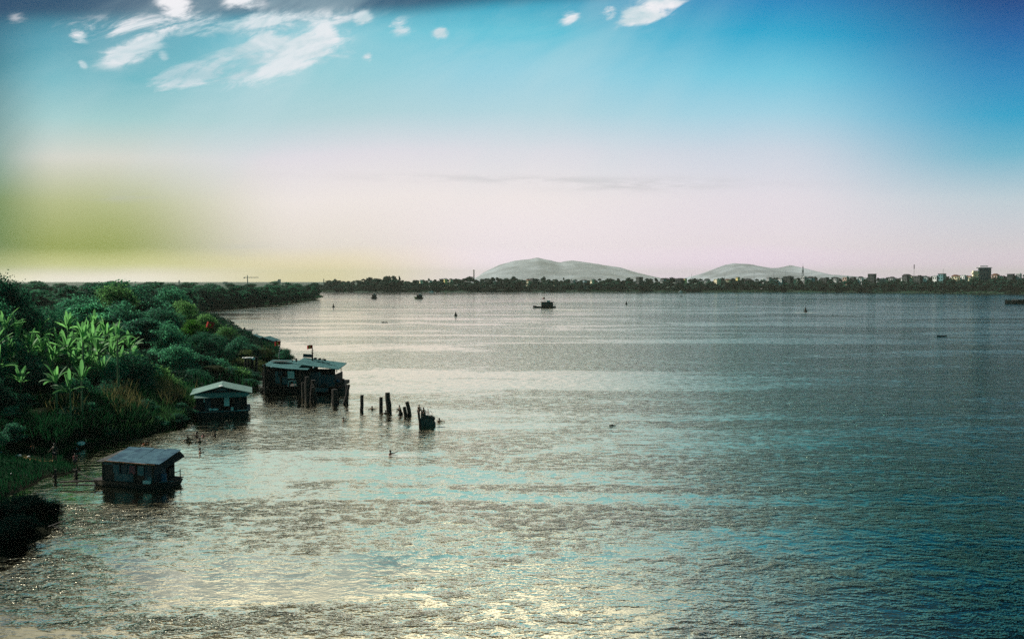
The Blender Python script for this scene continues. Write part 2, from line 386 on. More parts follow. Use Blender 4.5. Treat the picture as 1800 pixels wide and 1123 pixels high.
def ground_mat():
    m = bpy.data.materials.new('bank_ground'); m.use_nodes=True; g=NT(m.node_tree); b=m.node_tree.nodes['Principled BSDF']
    geo=g.new('ShaderNodeNewGeometry'); P=geo.outputs['Position']
    n=g.noise(P,.35,5,.6); n2=g.noise(P,2.5,4,.6)
    c=g.mix(g.rng(n,.35,.65),(.008,.030,.018),(.020,.060,.030))
    sep=g.new('ShaderNodeSeparateXYZ'); g.L.new(P,sep.inputs[0])
    wet=g.rng(g.m('ADD',sep.outputs[2],g.m('MULTIPLY',g.m('SUBTRACT',n2,.5),.4)),.10,.45)
    c=g.mix(wet,(.020,.022,.016),c)
    # bare sandy tongue of the beach where people get in
    s=on_ground(62,806)
    dx=g.m('DIVIDE',g.m('SUBTRACT',sep.outputs[0],s.x),1.5); dy=g.m('DIVIDE',g.m('SUBTRACT',sep.outputs[1],s.y),1.0)
    r=g.m('ADD',g.m('MULTIPLY',dx,dx),g.m('MULTIPLY',dy,dy))
    sm=g.rng(g.m('ADD',r,g.m('MULTIPLY',g.m('SUBTRACT',n2,.5),1.8)),1.2,.7)
    c=g.mix(sm,c,(.36,.23,.12))
    g.L.new(c,b.inputs['Base Color']); b.inputs['Roughness'].default_value=1; b.inputs['Specular IOR Level'].default_value=0
    bn=g.new('ShaderNodeBump'); bn.inputs['Strength'].default_value=.7; bn.inputs['Distance'].default_value=.15
    g.L.new(n2,bn.inputs['Height']); g.L.new(bn.outputs[0],b.inputs['Normal']); return m
M_ground = ground_mat()
tag(grid_land('river_bank', -75, -12, 22, 130, .6, M_ground), 'dark overgrown earth bank along the near left side of the river', kind='structure')
tag(grid_land('ground', -330, -22, 130.0, 520, 2.5, M_ground), 'low wooded ground behind the near bank', kind='structure')
tag(grid_land('terrain', -1300, -75, 22, 130, 7.0, M_ground), 'wooded ground inland of the near bank', kind='structure')
tag(grid_land('headland_ground', -1300, -100, 520, 1500, 7.0, M_ground), 'low headland reaching into the river', kind='structure')
tag(grid_land('inland_ground', -1300, -330, 130, 520, 7.0, M_ground), 'flat ground inland left of the river', kind='structure')

# far shore land: shore follows the waterline of the photograph, slopes up to an embankment
FS = [at(430,513.6), at(570,513.4), at(900,513), at(1400,513.4), at(1600,514.6), at(1800,516.4), at(2150,519)]
FSx=[p.x for p in FS]; FSy=[p.y for p in FS]
FSx=[-3000]+FSx+[2600]; FSy=[FSy[0]+120]+FSy+[FSy[-1]-150]
def fshore(x): return float(np.interp(x, FSx, FSy))
def fs_px(px, back):
    'distance along an image column to a line lying back metres behind the far waterline'
    y=1250.0
    for _ in range(25): y=.5*y+.5*(fshore((px-900)/FPX*y)+back)
    return y
m_ = MB(); xs = np.linspace(-3000,2600,281)
prof = [(-6,-1.2),(0,.1),(10,2.2),(26,3.2),(60,5.0),(90,7.5),(200,8.0),(800,8.0),(3000,8.0),(18500,6.0)]
for x in xs:
    for d,z in prof: m_.v.append((x*(1 if d<900 else 1+d/3000), min(19600, fshore(x)+d), z+.4*math.sin(x*.05+d)))
k=len(prof)
for i in range(len(xs)-1):
    for j in range(k-1): m_.f.append((i*k+j,(i+1)*k+j,(i+1)*k+j+1,i*k+j+1))
tag(m_.build('far_bank_land', mat('far_ground',(.012,.045,.03),.9,.4,.03,coord='Object'), smooth=True), 'low green far bank of the river', kind='structure')

# ------------------------------------------------------------------ water
def water_mat():
    m = bpy.data.materials.new('river_water'); m.use_nodes=True; g=NT(m.node_tree); b=m.node_tree.nodes['Principled BSDF']
    P=g.new('ShaderNodeNewGeometry').outputs['Position']
    sep=g.new('ShaderNodeSeparateXYZ'); g.L.new(P,sep.inputs[0]); X,Y,_=sep.outputs
    # slow bend of the current
    warp=g.noise(P,.02,2,.5,out=1)
    Pw=g.vm('ADD',P,g.vm('SCALE',g.vm('SUBTRACT',warp,(.5,.5,.5)),scale=14.0))
    S=(.62,1.0,1.0)
    # wind and current patches, longer across the view
    p1=g.noise(g.vm('MULTIPLY',Pw,(.20,1,1)),.042,4,.62,1.0)
    p2=g.noise(g.vm('MULTIPLY',Pw,(.30,1,1)),.008,3,.6,.6)
    p3=g.noise(g.vm('MULTIPLY',Pw,(.5,1,1)),.16,3,.6,1.2)
    patch=g.m('ADD',g.m('ADD',g.m('MULTIPLY',p1,.5),g.m('MULTIPLY',p2,.3)),g.m('MULTIPLY',p3,.2))
    ruf=g.rng(patch,.46,.54)
    # calmer belts: under the far bank and along the near bank
    calm_far=g.rng(g.m('ADD',Y,g.m('MULTIPLY',g.m('SUBTRACT',p1,.5),260)),700,980)
    sx=g.m('ADD',X,g.m('MULTIPLY',Y,.32))
    calm_l=g.rng(sx,70,-10)
    calm_l=g.m('MULTIPLY',calm_l,g.rng(Y,90,150))
    calm=g.m('MAXIMUM',g.m('MULTIPLY',calm_far,.80),g.m('MULTIPLY',calm_l,.55))
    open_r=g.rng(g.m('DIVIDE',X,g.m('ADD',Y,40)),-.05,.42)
    near=g.m('SUBTRACT',g.m('MULTIPLY',g.rng(Y,46,66),g.rng(Y,330,110)),g.m('MULTIPLY',g.rng(Y,56,42),.15))
    amp=g.m('ADD',g.m('MULTIPLY',ruf,g.m('ADD',.85,g.m('MULTIPLY',open_r,.7))),g.m('ADD',g.m('MULTIPLY',open_r,.45),g.m('ADD',.07,g.m('MULTIPLY',near,.12))))
    q_=g.m('DIVIDE',X,g.m('ADD',Y,5)); sheen=g.m('MULTIPLY',g.m('MULTIPLY',g.rng(q_,-.42,-.22),g.rng(q_,.30,.02)),g.m('MULTIPLY',g.rng(Y,52,70),g.rng(Y,520,260)))
    amp=g.m('MULTIPLY',amp,g.m('SUBTRACT',1.0,g.m('MULTIPLY',sheen,.30)))
    amp=g.m('MULTIPLY',amp,g.m('SUBTRACT',1.0,calm))
    def height(Q):
        a=g.noise(g.vm('MULTIPLY',Q,S),1.35,5,.70,.25)
        cr=g.m('MULTIPLY',g.rng(a,.46,.72),.10)
        c=g.noise(g.vm('MULTIPLY',Q,S),.30,2,.5,.2)
        d=g.noise(g.vm('MULTIPLY',Q,(.5,1,1)),.085,2,.5,.6)
        return g.m('ADD',g.m('ADD',g.m('ADD',g.m('MULTIPLY',a,.15),cr),g.m('MULTIPLY',c,.22)),g.m('MULTIPLY',d,.35))
    e=.07
    h0=height(P); hx=height(g.vm('ADD',P,(e,0,0))); hy=height(g.vm('ADD',P,(0,e,0)))
    k=g.m('MULTIPLY',amp,WAVE/e)
    nx=g.m('MULTIPLY',g.m('SUBTRACT',h0,hx),k); ny=g.m('MULTIPLY',g.m('SUBTRACT',h0,hy),k)
    N=g.vm('NORMALIZE',g.xyz(nx,ny,1.0))
    g.L.new(N,b.inputs['Normal'])
    c=g.mix(g.rng(g.m('ADD',open_r,g.m('MULTIPLY',g.m('SUBTRACT',p2,.5),.8)),.0,.95),(.96,.91,.72),(.06,.20,.165))  # reflection tint painted into the colour: cream left, teal right
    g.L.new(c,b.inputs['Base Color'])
    g.L.new(g.mix(g.rng(open_r,.0,.8),(1,.98,.90),(.36,.74,.67)),b.inputs['Specular Tint'])  # edge tint likewise, teal reflection put in on the right
    b.inputs['Metallic'].default_value=1.0; b.inputs['IOR'].default_value=1.6; b.inputs['Specular IOR Level'].default_value=.5
    b.inputs['Roughness'].default_value=.09
    return m
WAVE = 1.0
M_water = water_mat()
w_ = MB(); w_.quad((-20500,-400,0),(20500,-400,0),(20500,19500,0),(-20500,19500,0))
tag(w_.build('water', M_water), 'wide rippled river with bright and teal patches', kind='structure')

# ------------------------------------------------------------------ mountains
def mountain(name, pts, D, depth, label, base=5):
    m = MB(); random.seed(len(pts)); xs=[]; 
    P=[atD(x,y,D) for x,y in pts]; px=[p.x for p in P]; pz=[p.z for p in P]
    X=np.linspace(px[0],px[-1],120); Z=np.interp(X,px,pz)
    Z=np.array([z+ (mnoise.noise(Vector((x*.004,0,D)))*10+mnoise.noise(Vector((x*.015,3,D)))*4)*min(1,max(0,(z-20)/60)) for x,z in zip(X,Z)])
    prof=[(-1,0),(-.7,.3),(-.4,.6),(-.2,.82),(0,1),(.25,.8),(.6,.4),(1,0)]
    for i,x in enumerate(X):
        for u,h in prof:
            zz = base+(Z[i]-base)*h
            if 0<h<1: zz += mnoise.noise(Vector((x*.006,u*3,D*.1)))*2*min(1,(Z[i]-base)/120)
            m.v.append((x, D+u*depth, max(-1,zz) if h>0 else -1))
    k=len(prof)
    for i in range(len(X)-1):
        for j in range(k-1): m.f.append((i*k+j,(i+1)*k+j,(i+1)*k+j+1,i*k+j+1))
    return tag(m.build(name, M_mount, smooth=True), label, kind='structure')
M_mount = mat('mountain', (.25,.29,.34), .95, .3, .004, coord='Object')  # pale and bluish: haze partly put into the colour
MD=8200
mountain('mountains',[(822,497),(850,479),(876,467),(905,458),(925,456),(945,453),(960,456),(985,461),(1004,458),(1030,461),(1060,466),(1090,470),(1112,477),(1135,483),(1160,489),(1190,497)],MD,1500,'faint long mountain ridge far beyond the river')
mountain('hills',[(1205,497),(1228,483),(1250,477),(1272,467),(1288,463),(1310,464),(1325,465),(1352,471),(1370,471),(1390,467),(1404,472),(1416,478),(1440,482),(1475,483),(1500,491),(1530,497)],MD-2500,1200,'second pale mountain group far beyond the river')

# ------------------------------------------------------------------ haze
def haze():
    m = bpy.data.materials.new('haze_air'); m.use_nodes=True; nt=m.node_tree; nt.nodes.clear(); g=NT(nt)
    v=g.new('ShaderNodeVolumePrincipled'); v.inputs['Color'].default_value=(.80,.86,.74,1); v.inputs['Density'].default_value=HAZE; v.inputs['Anisotropy'].default_value=0.0
    o=g.new('ShaderNodeOutputMaterial'); g.L.new(v.outputs[0],o.inputs['Volume'])
    b=MB().box((0,9600,128.5),(42000,20400,265)); ob=b.build('haze',m); tag(ob,'pale evening haze over the whole river valley',kind='stuff')
haze()
exec_later = []
def ordinal(n):
    w=['first','second','third','fourth','fifth','sixth','seventh','eighth','ninth','tenth','eleventh','twelfth','thirteenth','fourteenth','fifteenth','sixteenth','seventeenth','eighteenth','nineteenth','twentieth']
    if n<=20: return w[n-1]
    return 'twenty-'+w[n-21] if n<30 else 'thirty-'+w[n-31] if n>30 and n<40 else 'thirtieth'
def relabel(objs, fmt):
    for i,o in enumerate(sorted(objs,key=lambda o:o.location.x/o.location.y)): o['label']=fmt%ordinal(i+1)
# ------------------------------------------------------------------ foliage
def leaf_cloud(lobes, n, size, seed, droop=.0, aspect=.55, fill=.25, up=.35):
    """many leaf-sized quads over and inside a set of lobes (cx,cy,cz,rx,ry,rz)"""
    rg = np.random.default_rng(seed); V=[]; F=[]
    ar = np.array([max(l[3]*l[4],l[3]*l[5]) for l in lobes]); pr=ar/ar.sum()
    idx = rg.choice(len(lobes), n, p=pr); L=np.array(lobes)[idx]
    d = rg.normal(size=(n,3)); d/=np.linalg.norm(d,axis=1)[:,None]
    d[:,2]=np.where(d[:,2]<-.35,-d[:,2]*.6,d[:,2])
    rad = np.where(rg.random(n)<fill, rg.random(n)**.5, .84+.34*rg.random(n)**2.2)
    # clumps: bumpy lobe surface
    bump = 1+.13*np.sin(d[:,0]*7+idx)*np.sin(d[:,1]*6+2*idx)*1.3+.08*np.sin(d[:,2]*13+d[:,0]*11)
    P = L[:,:3]+d*L[:,3:]*(rad*bump)[:,None]
    nrm = d*1.0+rg.normal(size=(n,3))*.55; nrm[:,2]+=up; nrm/=np.linalg.norm(nrm,axis=1)[:,None]
    t = np.cross(nrm, rg.normal(size=(n,3))); t/=np.linalg.norm(t,axis=1)[:,None]; t[:,2]-=droop; t/=np.linalg.norm(t,axis=1)[:,None]
    b = np.cross(nrm,t)
    s = size*(.6+.8*rg.random(n))[:,None]
    A=P-t*s*.5; B=P+b*s*aspect*.5; C=P+t*s*.5; D=P-b*s*aspect*.5
    V=np.stack([A,B,C,D],1).reshape(-1,3); F=np.arange(n*4).reshape(-1,4)
    return V, F
def np_mesh(name, V, F, m):
    me=bpy.data.meshes.new(name); me.vertices.add(len(V)); me.vertices.foreach_set('co',np.asarray(V,np.float32).ravel())
    F=np.asarray(F); k=F.shape[1]; me.loops.add(F.size); me.loops.foreach_set('vertex_index',F.ravel().astype(np.int32))
    me.polygons.add(len(F)); me.polygons.foreach_set('loop_start',np.arange(0,F.size,k,dtype=np.int32)); me.polygons.foreach_set('loop_total',np.full(len(F),k,dtype=np.int32))
    me.materials.append(m); me.update(calc_edges=True); me.validate(); return me
def crown_lobes(rg, n, w, h0, h1, flat=.6, style='round'):
    out=[]
    for i in range(n):
        a=rg.uniform(0,2*math.pi); q=rg.random()**.6; t=rg.random()
        prof = math.sin(math.pi*min(1,max(.12,t*.85+.1)))**.6 if style=='round' else (1.0-.55*t)
        r=q*w*.38*prof; z=h0+(h1-h0)*(.16+.74*t)*(1-.35*q*q if style=='round' else 1)
        s=w*rg.uniform(.13,.22)*(1.15-.3*q)
        out.append((r*math.cos(a),r*math.sin(a),min(z,h1-s*flat),s,s,s*flat))
    return out
TREEM = {}
def tree_meshes(key, seed, nl, n, size, m, w=10, h=10, h0=3.0, flat=.7, trunk=.28, droop=.1, style='round', fill=.25, core=True, up=.35, aspect=.6):
    rg=np.random.default_rng(seed); lobes=crown_lobes(rg,nl,w,h0,h,flat,style)
    V,F=leaf_cloud(lobes,n,size,seed+1,droop,fill=fill,up=up,aspect=aspect)
    cm=np_mesh(key+'_crown',V,F,m)
    t=MB(); lean=rg.uniform(-.5,.5,2)
    top=(lean[0],lean[1],h*.62); t.tube([(0,0,-.8),(lean[0]*.3,lean[1]*.3,h*.22),(lean[0]*.7,lean[1]*.7,h*.42),top],[trunk*1.3,trunk,trunk*.75,trunk*.35],8)
    for L in lobes[:min(9,len(lobes))]:
        b0=Vector((lean[0]*.6,lean[1]*.6,h*rg.uniform(.25,.5))); e=Vector(L[:3]); mid=(b0+e)/2+Vector((0,0,.3))
        t.tube([b0,mid,e],[trunk*.5,trunk*.3,trunk*.1],5)
    tm=t.mesh(key+'_trunk',M_bark,True)
    TREEM[key]=(cm,tm)
for i in range(5): tree_meshes('broad%d'%i, 10+i*7, 24, 15000, .27, M_warm if i in (2,4) else M_leaf, droop=.25, h0=1.6, flat=.85)
for i in range(3): tree_meshes('deep%d'%i, 60+i*7, 22, 14000, .27, M_leaf2, droop=.2, h0=1.2, flat=.9)
for i in range(2): tree_meshes('umbrella%d'%i, 95+i*7, 16, 7000, .42, M_leaf, h0=5.2, flat=.45, droop=.1)
tree_meshes('sparse0', 120, 15, 2600, .46, M_leaf2, h0=4.5, flat=.5, fill=.05)
tree_meshes('lime0', 130, 22, 8000, .34, M_lime, h0=1.5, droop=.3)
tree_meshes('olive0', 140, 20, 8000, .34, M_olive, h0=1.0, droop=.3)
tree_meshes('olive1', 147, 20, 8000, .34, M_olive, h0=.6, droop=.3)
for i in range(4): tree_meshes('hazy%d'%i, 160+i*7, 16, 2200, .8, M_leaf2, h0=.8)
def place_tree(key, x, y, w, h, label, group=None, rz=None, name='tree', z=None, sink=.1, cat='tree'):
    cm,tm=TREEM[key]; r=empty(name,(x,y,(ground(x,y) if z is None else z)-sink), random.uniform(0,6.28) if rz is None else rz)
    r.scale=(w/10,w/10,h/10)
    for nm,me in (('crown',cm),('trunk',tm)):
        o=bpy.data.objects.new(nm,me); COL.objects.link(o); o.parent=r
    tag(r,label,cat,group); return r
random.seed(5)
def img_tree(key, px, ytop, wpx, D, label, group=None, name='tree', cat='tree'):
    p=atD(px,ytop,D); g=max(.1,ground(p.x,D)); w=wpx*D/FPX; h=max(1.2,p.z-g)
    H=max(h,w*.92 if name=='tree' else h)   # low crowns start below the crest of the bank
    return place_tree(key,p.x,D,w*1.12,H*(1.12 if name=='tree' else 1.03),label,group,name=name,cat=cat,sink=.1+(H-h)*1.0)
G1='trees along the near left bank'
TREES=[
 ('deep0',14,489,112,100,'tall dark leafy tree at the left edge breaking the skyline'),
 ('deep1',-45,500,120,92,'dark tree half outside the frame beyond the left edge'),
 ('deep2',50,535,70,104,'small dark tree just under the tall dark tree at the left edge'),
 ('deep1',92,548,92,118,'round dark shadowed tree behind the middle banana leaves'),
 ('broad0',140,520,110,175,'broad grey-green tree left of the flat-topped tree'),
 ('sparse0',198,490,84,200,'thin flat-topped tree with loose leaf tufts against the sky'),
 ('broad1',250,503,120,195,'wide tree at the skyline right of the flat-topped tree'),
 ('broad2',198,508,110,185,'rounded tree right below the flat-topped tree'),
 ('broad3',300,512,88,210,'rightmost skyline tree of the near bank before the far headland'),
 ('broad4',322,531,62,190,'drooping tree above the open water bend'),
 ('umbrella0',165,536,100,150,'tree with layered boughs between the dark tree and the bank slope'),
 ('broad1',228,532,110,152,'spreading tree at the centre of the near wood'),
 ('broad0',280,540,92,155,'mid-green tree left of the lime tree crown'),
 ('umbrella1',236,565,110,122,'tree with leaf layers right of the banana grove'),
 ('broad3',292,572,84,128,'shaded tree between the banana grove and lime tree'),
 ('lime0',336,566,64,140,'bright lime-green tree near the small red flag'),
 ('deep2',352,586,62,134,'dark-stemmed tree tucked behind the lime tree'),
 ('deep0',372,590,78,145,'dark tree under the small red flag'),
 ('broad2',362,556,56,185,'bushy tree above the flag where bank meets water'),
 ('broad4',397,576,58,172,'round tree beside the roofs of the hidden boathouses'),
 ('broad0',308,606,88,117,'low rounded tree below the lime tree'),
 ('umbrella0',345,622,76,124,'sunlit low tree above the hipped boathouse'),
 ('deep1',236,624,106,97,'dome-shaped dark tree right of the banana grove'),
 ('broad3',190,632,76,94,'shaded low tree right under the banana leaves'),
 ('broad4',270,642,76,102,'spilling leafy tree above the tall reeds'),
 ('olive0',432,612,70,138,'olive-brown tree behind the four standing posts'),
 ('broad1',430,592,70,150,'fresh green tree just below the hidden boathouse roofs'),
 ('olive1',470,604,66,150,'brownish bushy tree left of the striped flag pole'),
 ('deep0',500,607,34,158,'dark tree with ragged twigs at the tip of the bank'),
 ('deep2',15,600,96,86,'dark tree low at the left edge under banana leaves'),
 ('deep1',60,640,100,84,'shaded tree under the banana grove'),
 ('deep0',-20,660,110,78,'black-green tree mass at the left edge above the beach'),
 ('deep2',128,668,100,84,'shaded tree behind the grassy mound'),
 ('broad0',380,640,80,126,'drooping tree over the bank behind the hipped boathouse'),
 ('deep0',345,650,70,112,'leafy dark tree left above the hipped boathouse'),
 ('broad2',418,655,70,122,'leafy tree hanging over the water by the standing posts'),
 ('broad4',300,668,74,104,'tangled low tree left of the hipped boathouse'),
 ('deep1',190,676,80,88,'dark low tree above the reed bank'),
 ('broad1',-110,560,150,84,'tall tree beyond the left edge shading the beach'),
]
for key,px,yt,wp,D,lab in TREES: img_tree(key,px,yt,wp,D,lab,G1)
# shrubs on the bank
tree_meshes('shrub0',201,16,6500,.42,M_leaf,w=10,h=10,h0=.5,flat=.8,trunk=.15)
tree_meshes('shrub1',208,16,6500,.42,M_leaf2,w=10,h=10,h0=.5,flat=.8,trunk=.15)
tree_meshes('shrub2',215,16,6500,.42,M_olive,w=10,h=10,h0=.5,flat=.8,trunk=.15)
SH=[(208,700,60,86),(250,700,60,89),(295,690,56,96),(320,706,46,92),(340,690,50,104),(375,668,60,118),(400,665,56,122),(425,663,56,126),(437,670,44,119),
 (160,705,56,82),(120,712,60,80),(70,716,66,78),(20,712,70,76),(-30,715,80,76),(440,615,50,160),(462,616,44,160),(488,620,40,160),(505,618,24,160),
 (40,690,60,80),(445,655,40,124),(230,735,40,84),(275,735,44,86),(310,728,40,89),(188,752,36,80),(20,742,60,72),(-20,748,60,70),(420,600,40,200),(392,598,40,190)]
for i,(px,yt,wp,D) in enumerate(SH):
    img_tree('shrub%d'%(i%3 if i%3<2 or random.random()<.5 else 1),px,yt,wp,D,'tangled green shrub in the undergrowth of the near bank','undergrowth shrubs on the near bank',name='shrub',cat='shrub')
# thick undergrowth covering the ground between the trees
def ground_cover(name,x0,x1,y0,y1,n,size,hgt,m,seed,label,dmin=.6,dmax=1e9,cond=None):
    rg=np.random.default_rng(seed); x=rg.uniform(x0,x1,n); y=rg.uniform(y0,y1,n); d=sdist(x,y); k=(d>dmin)&(d<dmax)
    if cond is not None: k&=cond(x,y)
    x,y=x[k],y[k]; n=len(x)
    hh=hgt*(.55+.45*np.sin(x*.55+np.sin(y*.4)*2)*np.sin(y*.6+np.sin(x*.33)*2))
    P=np.stack([x,y,gh(x,y)+hh*rg.random(n)**.6],1)
    nr=rg.normal(size=(n,3)); nr[:,2]=np.abs(nr[:,2])+.3; nr/=np.linalg.norm(nr,axis=1)[:,None]; t=np.cross(nr,rg.normal(size=(n,3))); t/=np.linalg.norm(t,axis=1)[:,None]; b=np.cross(nr,t); s=size*(.5+rg.random(n))[:,None]
    V=np.stack([P-t*s*.5,P+b*s*.3,P+t*s*.5,P-b*s*.3],1).reshape(-1,3)
    o=bpy.data.objects.new(name,np_mesh(name,V,np.arange(len(V)).reshape(-1,4),m)); COL.objects.link(o); tag(o,label,kind='stuff')
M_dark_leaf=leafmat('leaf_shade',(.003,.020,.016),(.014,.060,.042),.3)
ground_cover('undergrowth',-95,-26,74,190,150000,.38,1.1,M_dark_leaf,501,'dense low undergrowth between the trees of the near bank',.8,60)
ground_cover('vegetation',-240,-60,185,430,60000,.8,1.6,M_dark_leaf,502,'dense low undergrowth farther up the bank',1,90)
# black bush in the water's edge, bottom left
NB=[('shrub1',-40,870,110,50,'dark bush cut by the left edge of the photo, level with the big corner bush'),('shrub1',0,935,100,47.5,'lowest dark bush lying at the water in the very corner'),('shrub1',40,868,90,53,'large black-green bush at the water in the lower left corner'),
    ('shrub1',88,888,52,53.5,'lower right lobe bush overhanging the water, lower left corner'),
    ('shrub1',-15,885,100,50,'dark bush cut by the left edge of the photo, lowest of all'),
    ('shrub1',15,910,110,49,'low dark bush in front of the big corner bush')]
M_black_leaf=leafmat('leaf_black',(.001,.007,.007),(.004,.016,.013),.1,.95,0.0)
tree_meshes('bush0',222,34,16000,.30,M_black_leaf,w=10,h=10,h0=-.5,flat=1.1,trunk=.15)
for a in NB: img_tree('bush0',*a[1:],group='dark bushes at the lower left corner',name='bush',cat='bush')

# dense dark filler under canopy: tall weeds as one mass
def blades(name, pts, hmin, hmax, wid, m, seed, label, lean=.35):
    rg=np.random.default_rng(seed); n=len(pts); P=np.array(pts); h=rg.uniform(hmin,hmax,n)
    a=rg.uniform(0,2*math.pi,n); b=rg.uniform(0,2*math.pi,n); dx=np.cos(a)*wid*.5; dy=np.sin(a)*wid*.5
    lx=np.cos(b)*h*lean*rg.random(n); ly=np.sin(b)*h*lean*rg.random(n)
    A=P+np.stack([-dx,-dy,0*dx],1); B=P+np.stack([dx,dy,0*dx],1)
    C=P+np.stack([dx*.8+lx*.35,dy*.8+ly*.35,h*.6],1); D=P+np.stack([-dx*.8+lx*.35,-dy*.8+ly*.35,h*.6],1)
    E=P+np.stack([lx+dx*.1,ly+dy*.1,h],1); E2=P+np.stack([lx-dx*.1,ly-dy*.1,h],1)
    V=np.stack([A,B,C,D,E,E2],1).reshape(-1,3); k=np.arange(n)[:,None]*6
    F=np.concatenate([k+[0,1,2,3],k+[3,2,4,5]])
    o=bpy.data.objects.new(name,np_mesh(name,V,F,m)); COL.objects.link(o); return tag(o,label,kind='stuff')
def scatter(n, x0,x1,y0,y1, dmin, dmax, seed, cond=None):
    rg=np.random.default_rng(seed); x=rg.uniform(x0,x1,n); y=rg.uniform(y0,y1,n); d=sdist(x,y); k=(d>dmin)&(d<dmax)
    if cond is not None: k&=cond(x,y,rg)
    x,y=x[k],y[k]; return np.stack([x,y,gh(x,y)-.03],1)
# short grass on mound and beach; spit kept shorter
pts=scatter(90000,-62,-20,52,98,.25,16,3)
s=on_ground(62,806)
keep=(((pts[:,0]-s.x)/1.7)**2+((pts[:,1]-s.y)/1.1)**2)>1
pts=pts[keep]
blades('grass',pts,.18,.55,.05,M_grass,4,'short grass over the beach slope and mound')
m0=at(118,752,1.8)
mp=scatter(60000,m0.x-8,m0.x+9,m0.y-4,m0.y+5,.6,16,5)
blades('mound_grass',mp,.15,.40,.05,leafmat('grass_bright',(.01,.09,.04),(.06,.30,.11),.4),6,'bright short grass on the rounded mound behind the beach')  # lighter copy of the grass: sunlight on the mound put into the colour
def reedc(x,y,rg): return rg.random(len(x))<.9
pr=[]
rg=np.random.default_rng(8)
a=np.array([(at(150,785).x-.3,at(150,785).y),(at(246,770).x,at(246,770).y),(at(330,742).x,at(330,742).y),(at(352,728).x,at(352,728).y)])
pts=scatter(60000,-48,-26,76,104,.15,7.0,9,lambda x,y,r:(y>79.0)&(r.random(len(x))<.75))
pk=pts
dd=sdist(pk[:,0],pk[:,1]); rr=np.random.default_rng(13).random(len(pk))
sm_=(dd>2.2)&(rr<.30)&(np.sin(pk[:,0]*.8+pk[:,1]*.6)>-.2)
blades('reeds',pk[~sm_],.6,1.6,.055,M_reed,10,'tall dark green reeds along the waterline before the nearest boathouses',lean=.55)
blades('dry_grass',pk[sm_],1.2,2.5,.05,M_straw,14,'straw coloured plumes of dry grass above the reeds',lean=.5)
pts=scatter(26000,-70,-28,100,175,.1,5,19)
blades('waterside_weeds',pts,.5,1.6,.08,M_grass,20,'weeds fringing the bank beyond the hipped boathouse',lean=.5)
pts_c=scatter(9000,-45,-22,30,58,.0,3,29)
pts=scatter(30000,-58,-36,73,86,1.0,30,39)
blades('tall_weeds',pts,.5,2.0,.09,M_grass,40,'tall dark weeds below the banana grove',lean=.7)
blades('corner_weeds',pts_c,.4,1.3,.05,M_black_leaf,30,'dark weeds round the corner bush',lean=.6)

# banana plants
def banana_mesh(seed, n, upright):
    rg=np.random.default_rng(seed); leaves=[]
    for i in range(n):
        az=rg.uniform(0,6.28); L=rg.uniform(1.7,2.7); W=rg.uniform(.30,.46); tilt=rg.uniform(.05,.30) if rg.random()<upright else rg.uniform(.5,1.0); curl=rg.uniform(.2,.9)*(tilt+.25)
        z0=rg.uniform(2.3,2.9); V=[];F=[]; pos=Vector((math.cos(az)*.08,math.sin(az)*.08,z0)); th=tilt; K=9; tw=rg.uniform(-.8,.8)
        for k in range(K+1):
            t=k/K; d=Vector((math.cos(az)*math.sin(th),math.sin(az)*math.sin(th),math.cos(th)))
            side=Vector((-math.sin(az),math.cos(az),0)); nrm=d.cross(side); s2=side*math.cos(tw)+nrm*math.sin(tw)
            w=0.03 if t<.16 else W*math.sin(math.pi*min(1,(t-.16)/.84)**.8)**.32*.5+.01
            rag=1+rg.uniform(-.35,.10); fold=d.cross(s2)*(.22*w)
            V+= [pos-s2*w*rag+fold,pos,pos+s2*w*rag+fold]; pos=pos+d*(L/K); th+=curl/K*1.6
        for k in range(K):
            a=k*3; F+=[(a,a+1,a+4,a+3),(a+1,a+2,a+5,a+4)]
        leaves.append((V,F))
    return leaves
BAN=[]
for i in range(4):
    lv=banana_mesh(300+i, 13, .55)
    b=MB()
    me=[]
    for V,F in lv:
        q=MB(); q.v=[tuple(p) for p in V]; q.f=F; mm=q.mesh('leaf',M_banana,True); me.append(mm)
    st=MB().tube([(0,0,-.3),(.03,0,1.2),(.02,.02,2.7)],[.17,.14,.08],8).mesh('stem',mat('banana_stem%d'%i,(.10,.16,.07),.6,.3,3),True)
    BAN.append((me,st))
def banana(px, ytop, D, k, sc, label):
    p=atD(px,ytop,D); g=ground(p.x,D); z=p.z-4.6*sc
    r=empty('banana_plant',(p.x,D,max(g-.1, z) if z>g else g-.1),random.uniform(0,6.28)); 
    # plants whose tops stand high are tall ones: the stem is stretched, the leaves keep their size
    r.scale=(sc,sc,sc); extra=max(0,z-g)
    r.location.z=g-.8
    s=bpy.data.objects.new('stem',BAN[k][1]); COL.objects.link(s); s.parent=r; s.scale=(1,1,1+extra/(2.7*sc))
    for me in BAN[k][0]:
        o=bpy.data.objects.new('leaf',me); COL.objects.link(o); o.parent=r; o.location.z=extra/sc
    tag(r,label,'banana plant','banana plants of the grove on the near bank')
BN=[(8,532,88,1),(30,548,90,1),(-8,560,86,1),(52,572,92,.9),(75,572,94,1),(100,570,96,.95),(92,590,92,.9),(118,541,101,.85),(148,556,100,1),(162,566,98,1),(185,551,103,1),(172,575,96,1),(200,566,104,1),
 (196,590,98,.9),(212,602,97,.75),(140,585,95,1),(128,600,92,.9),(60,600,88,.95),(155,604,93,.9),(20,585,86,.9),(98,628,80,.8),(122,640,79,.85),(143,626,80,.8),(35,632,82,.7),(180,612,92,.8),(-5,600,82,.9),(165,540,112,.8),(235,596,108,.7)]
LB=['with a fan of leaves at the left edge','just right of the plant at the left edge']
rb=random.Random(3)
BN+=[(rb.uniform(-5,235),rb.uniform(548,615),rb.uniform(86,108),rb.uniform(.75,1.05)) for _ in range(24)]
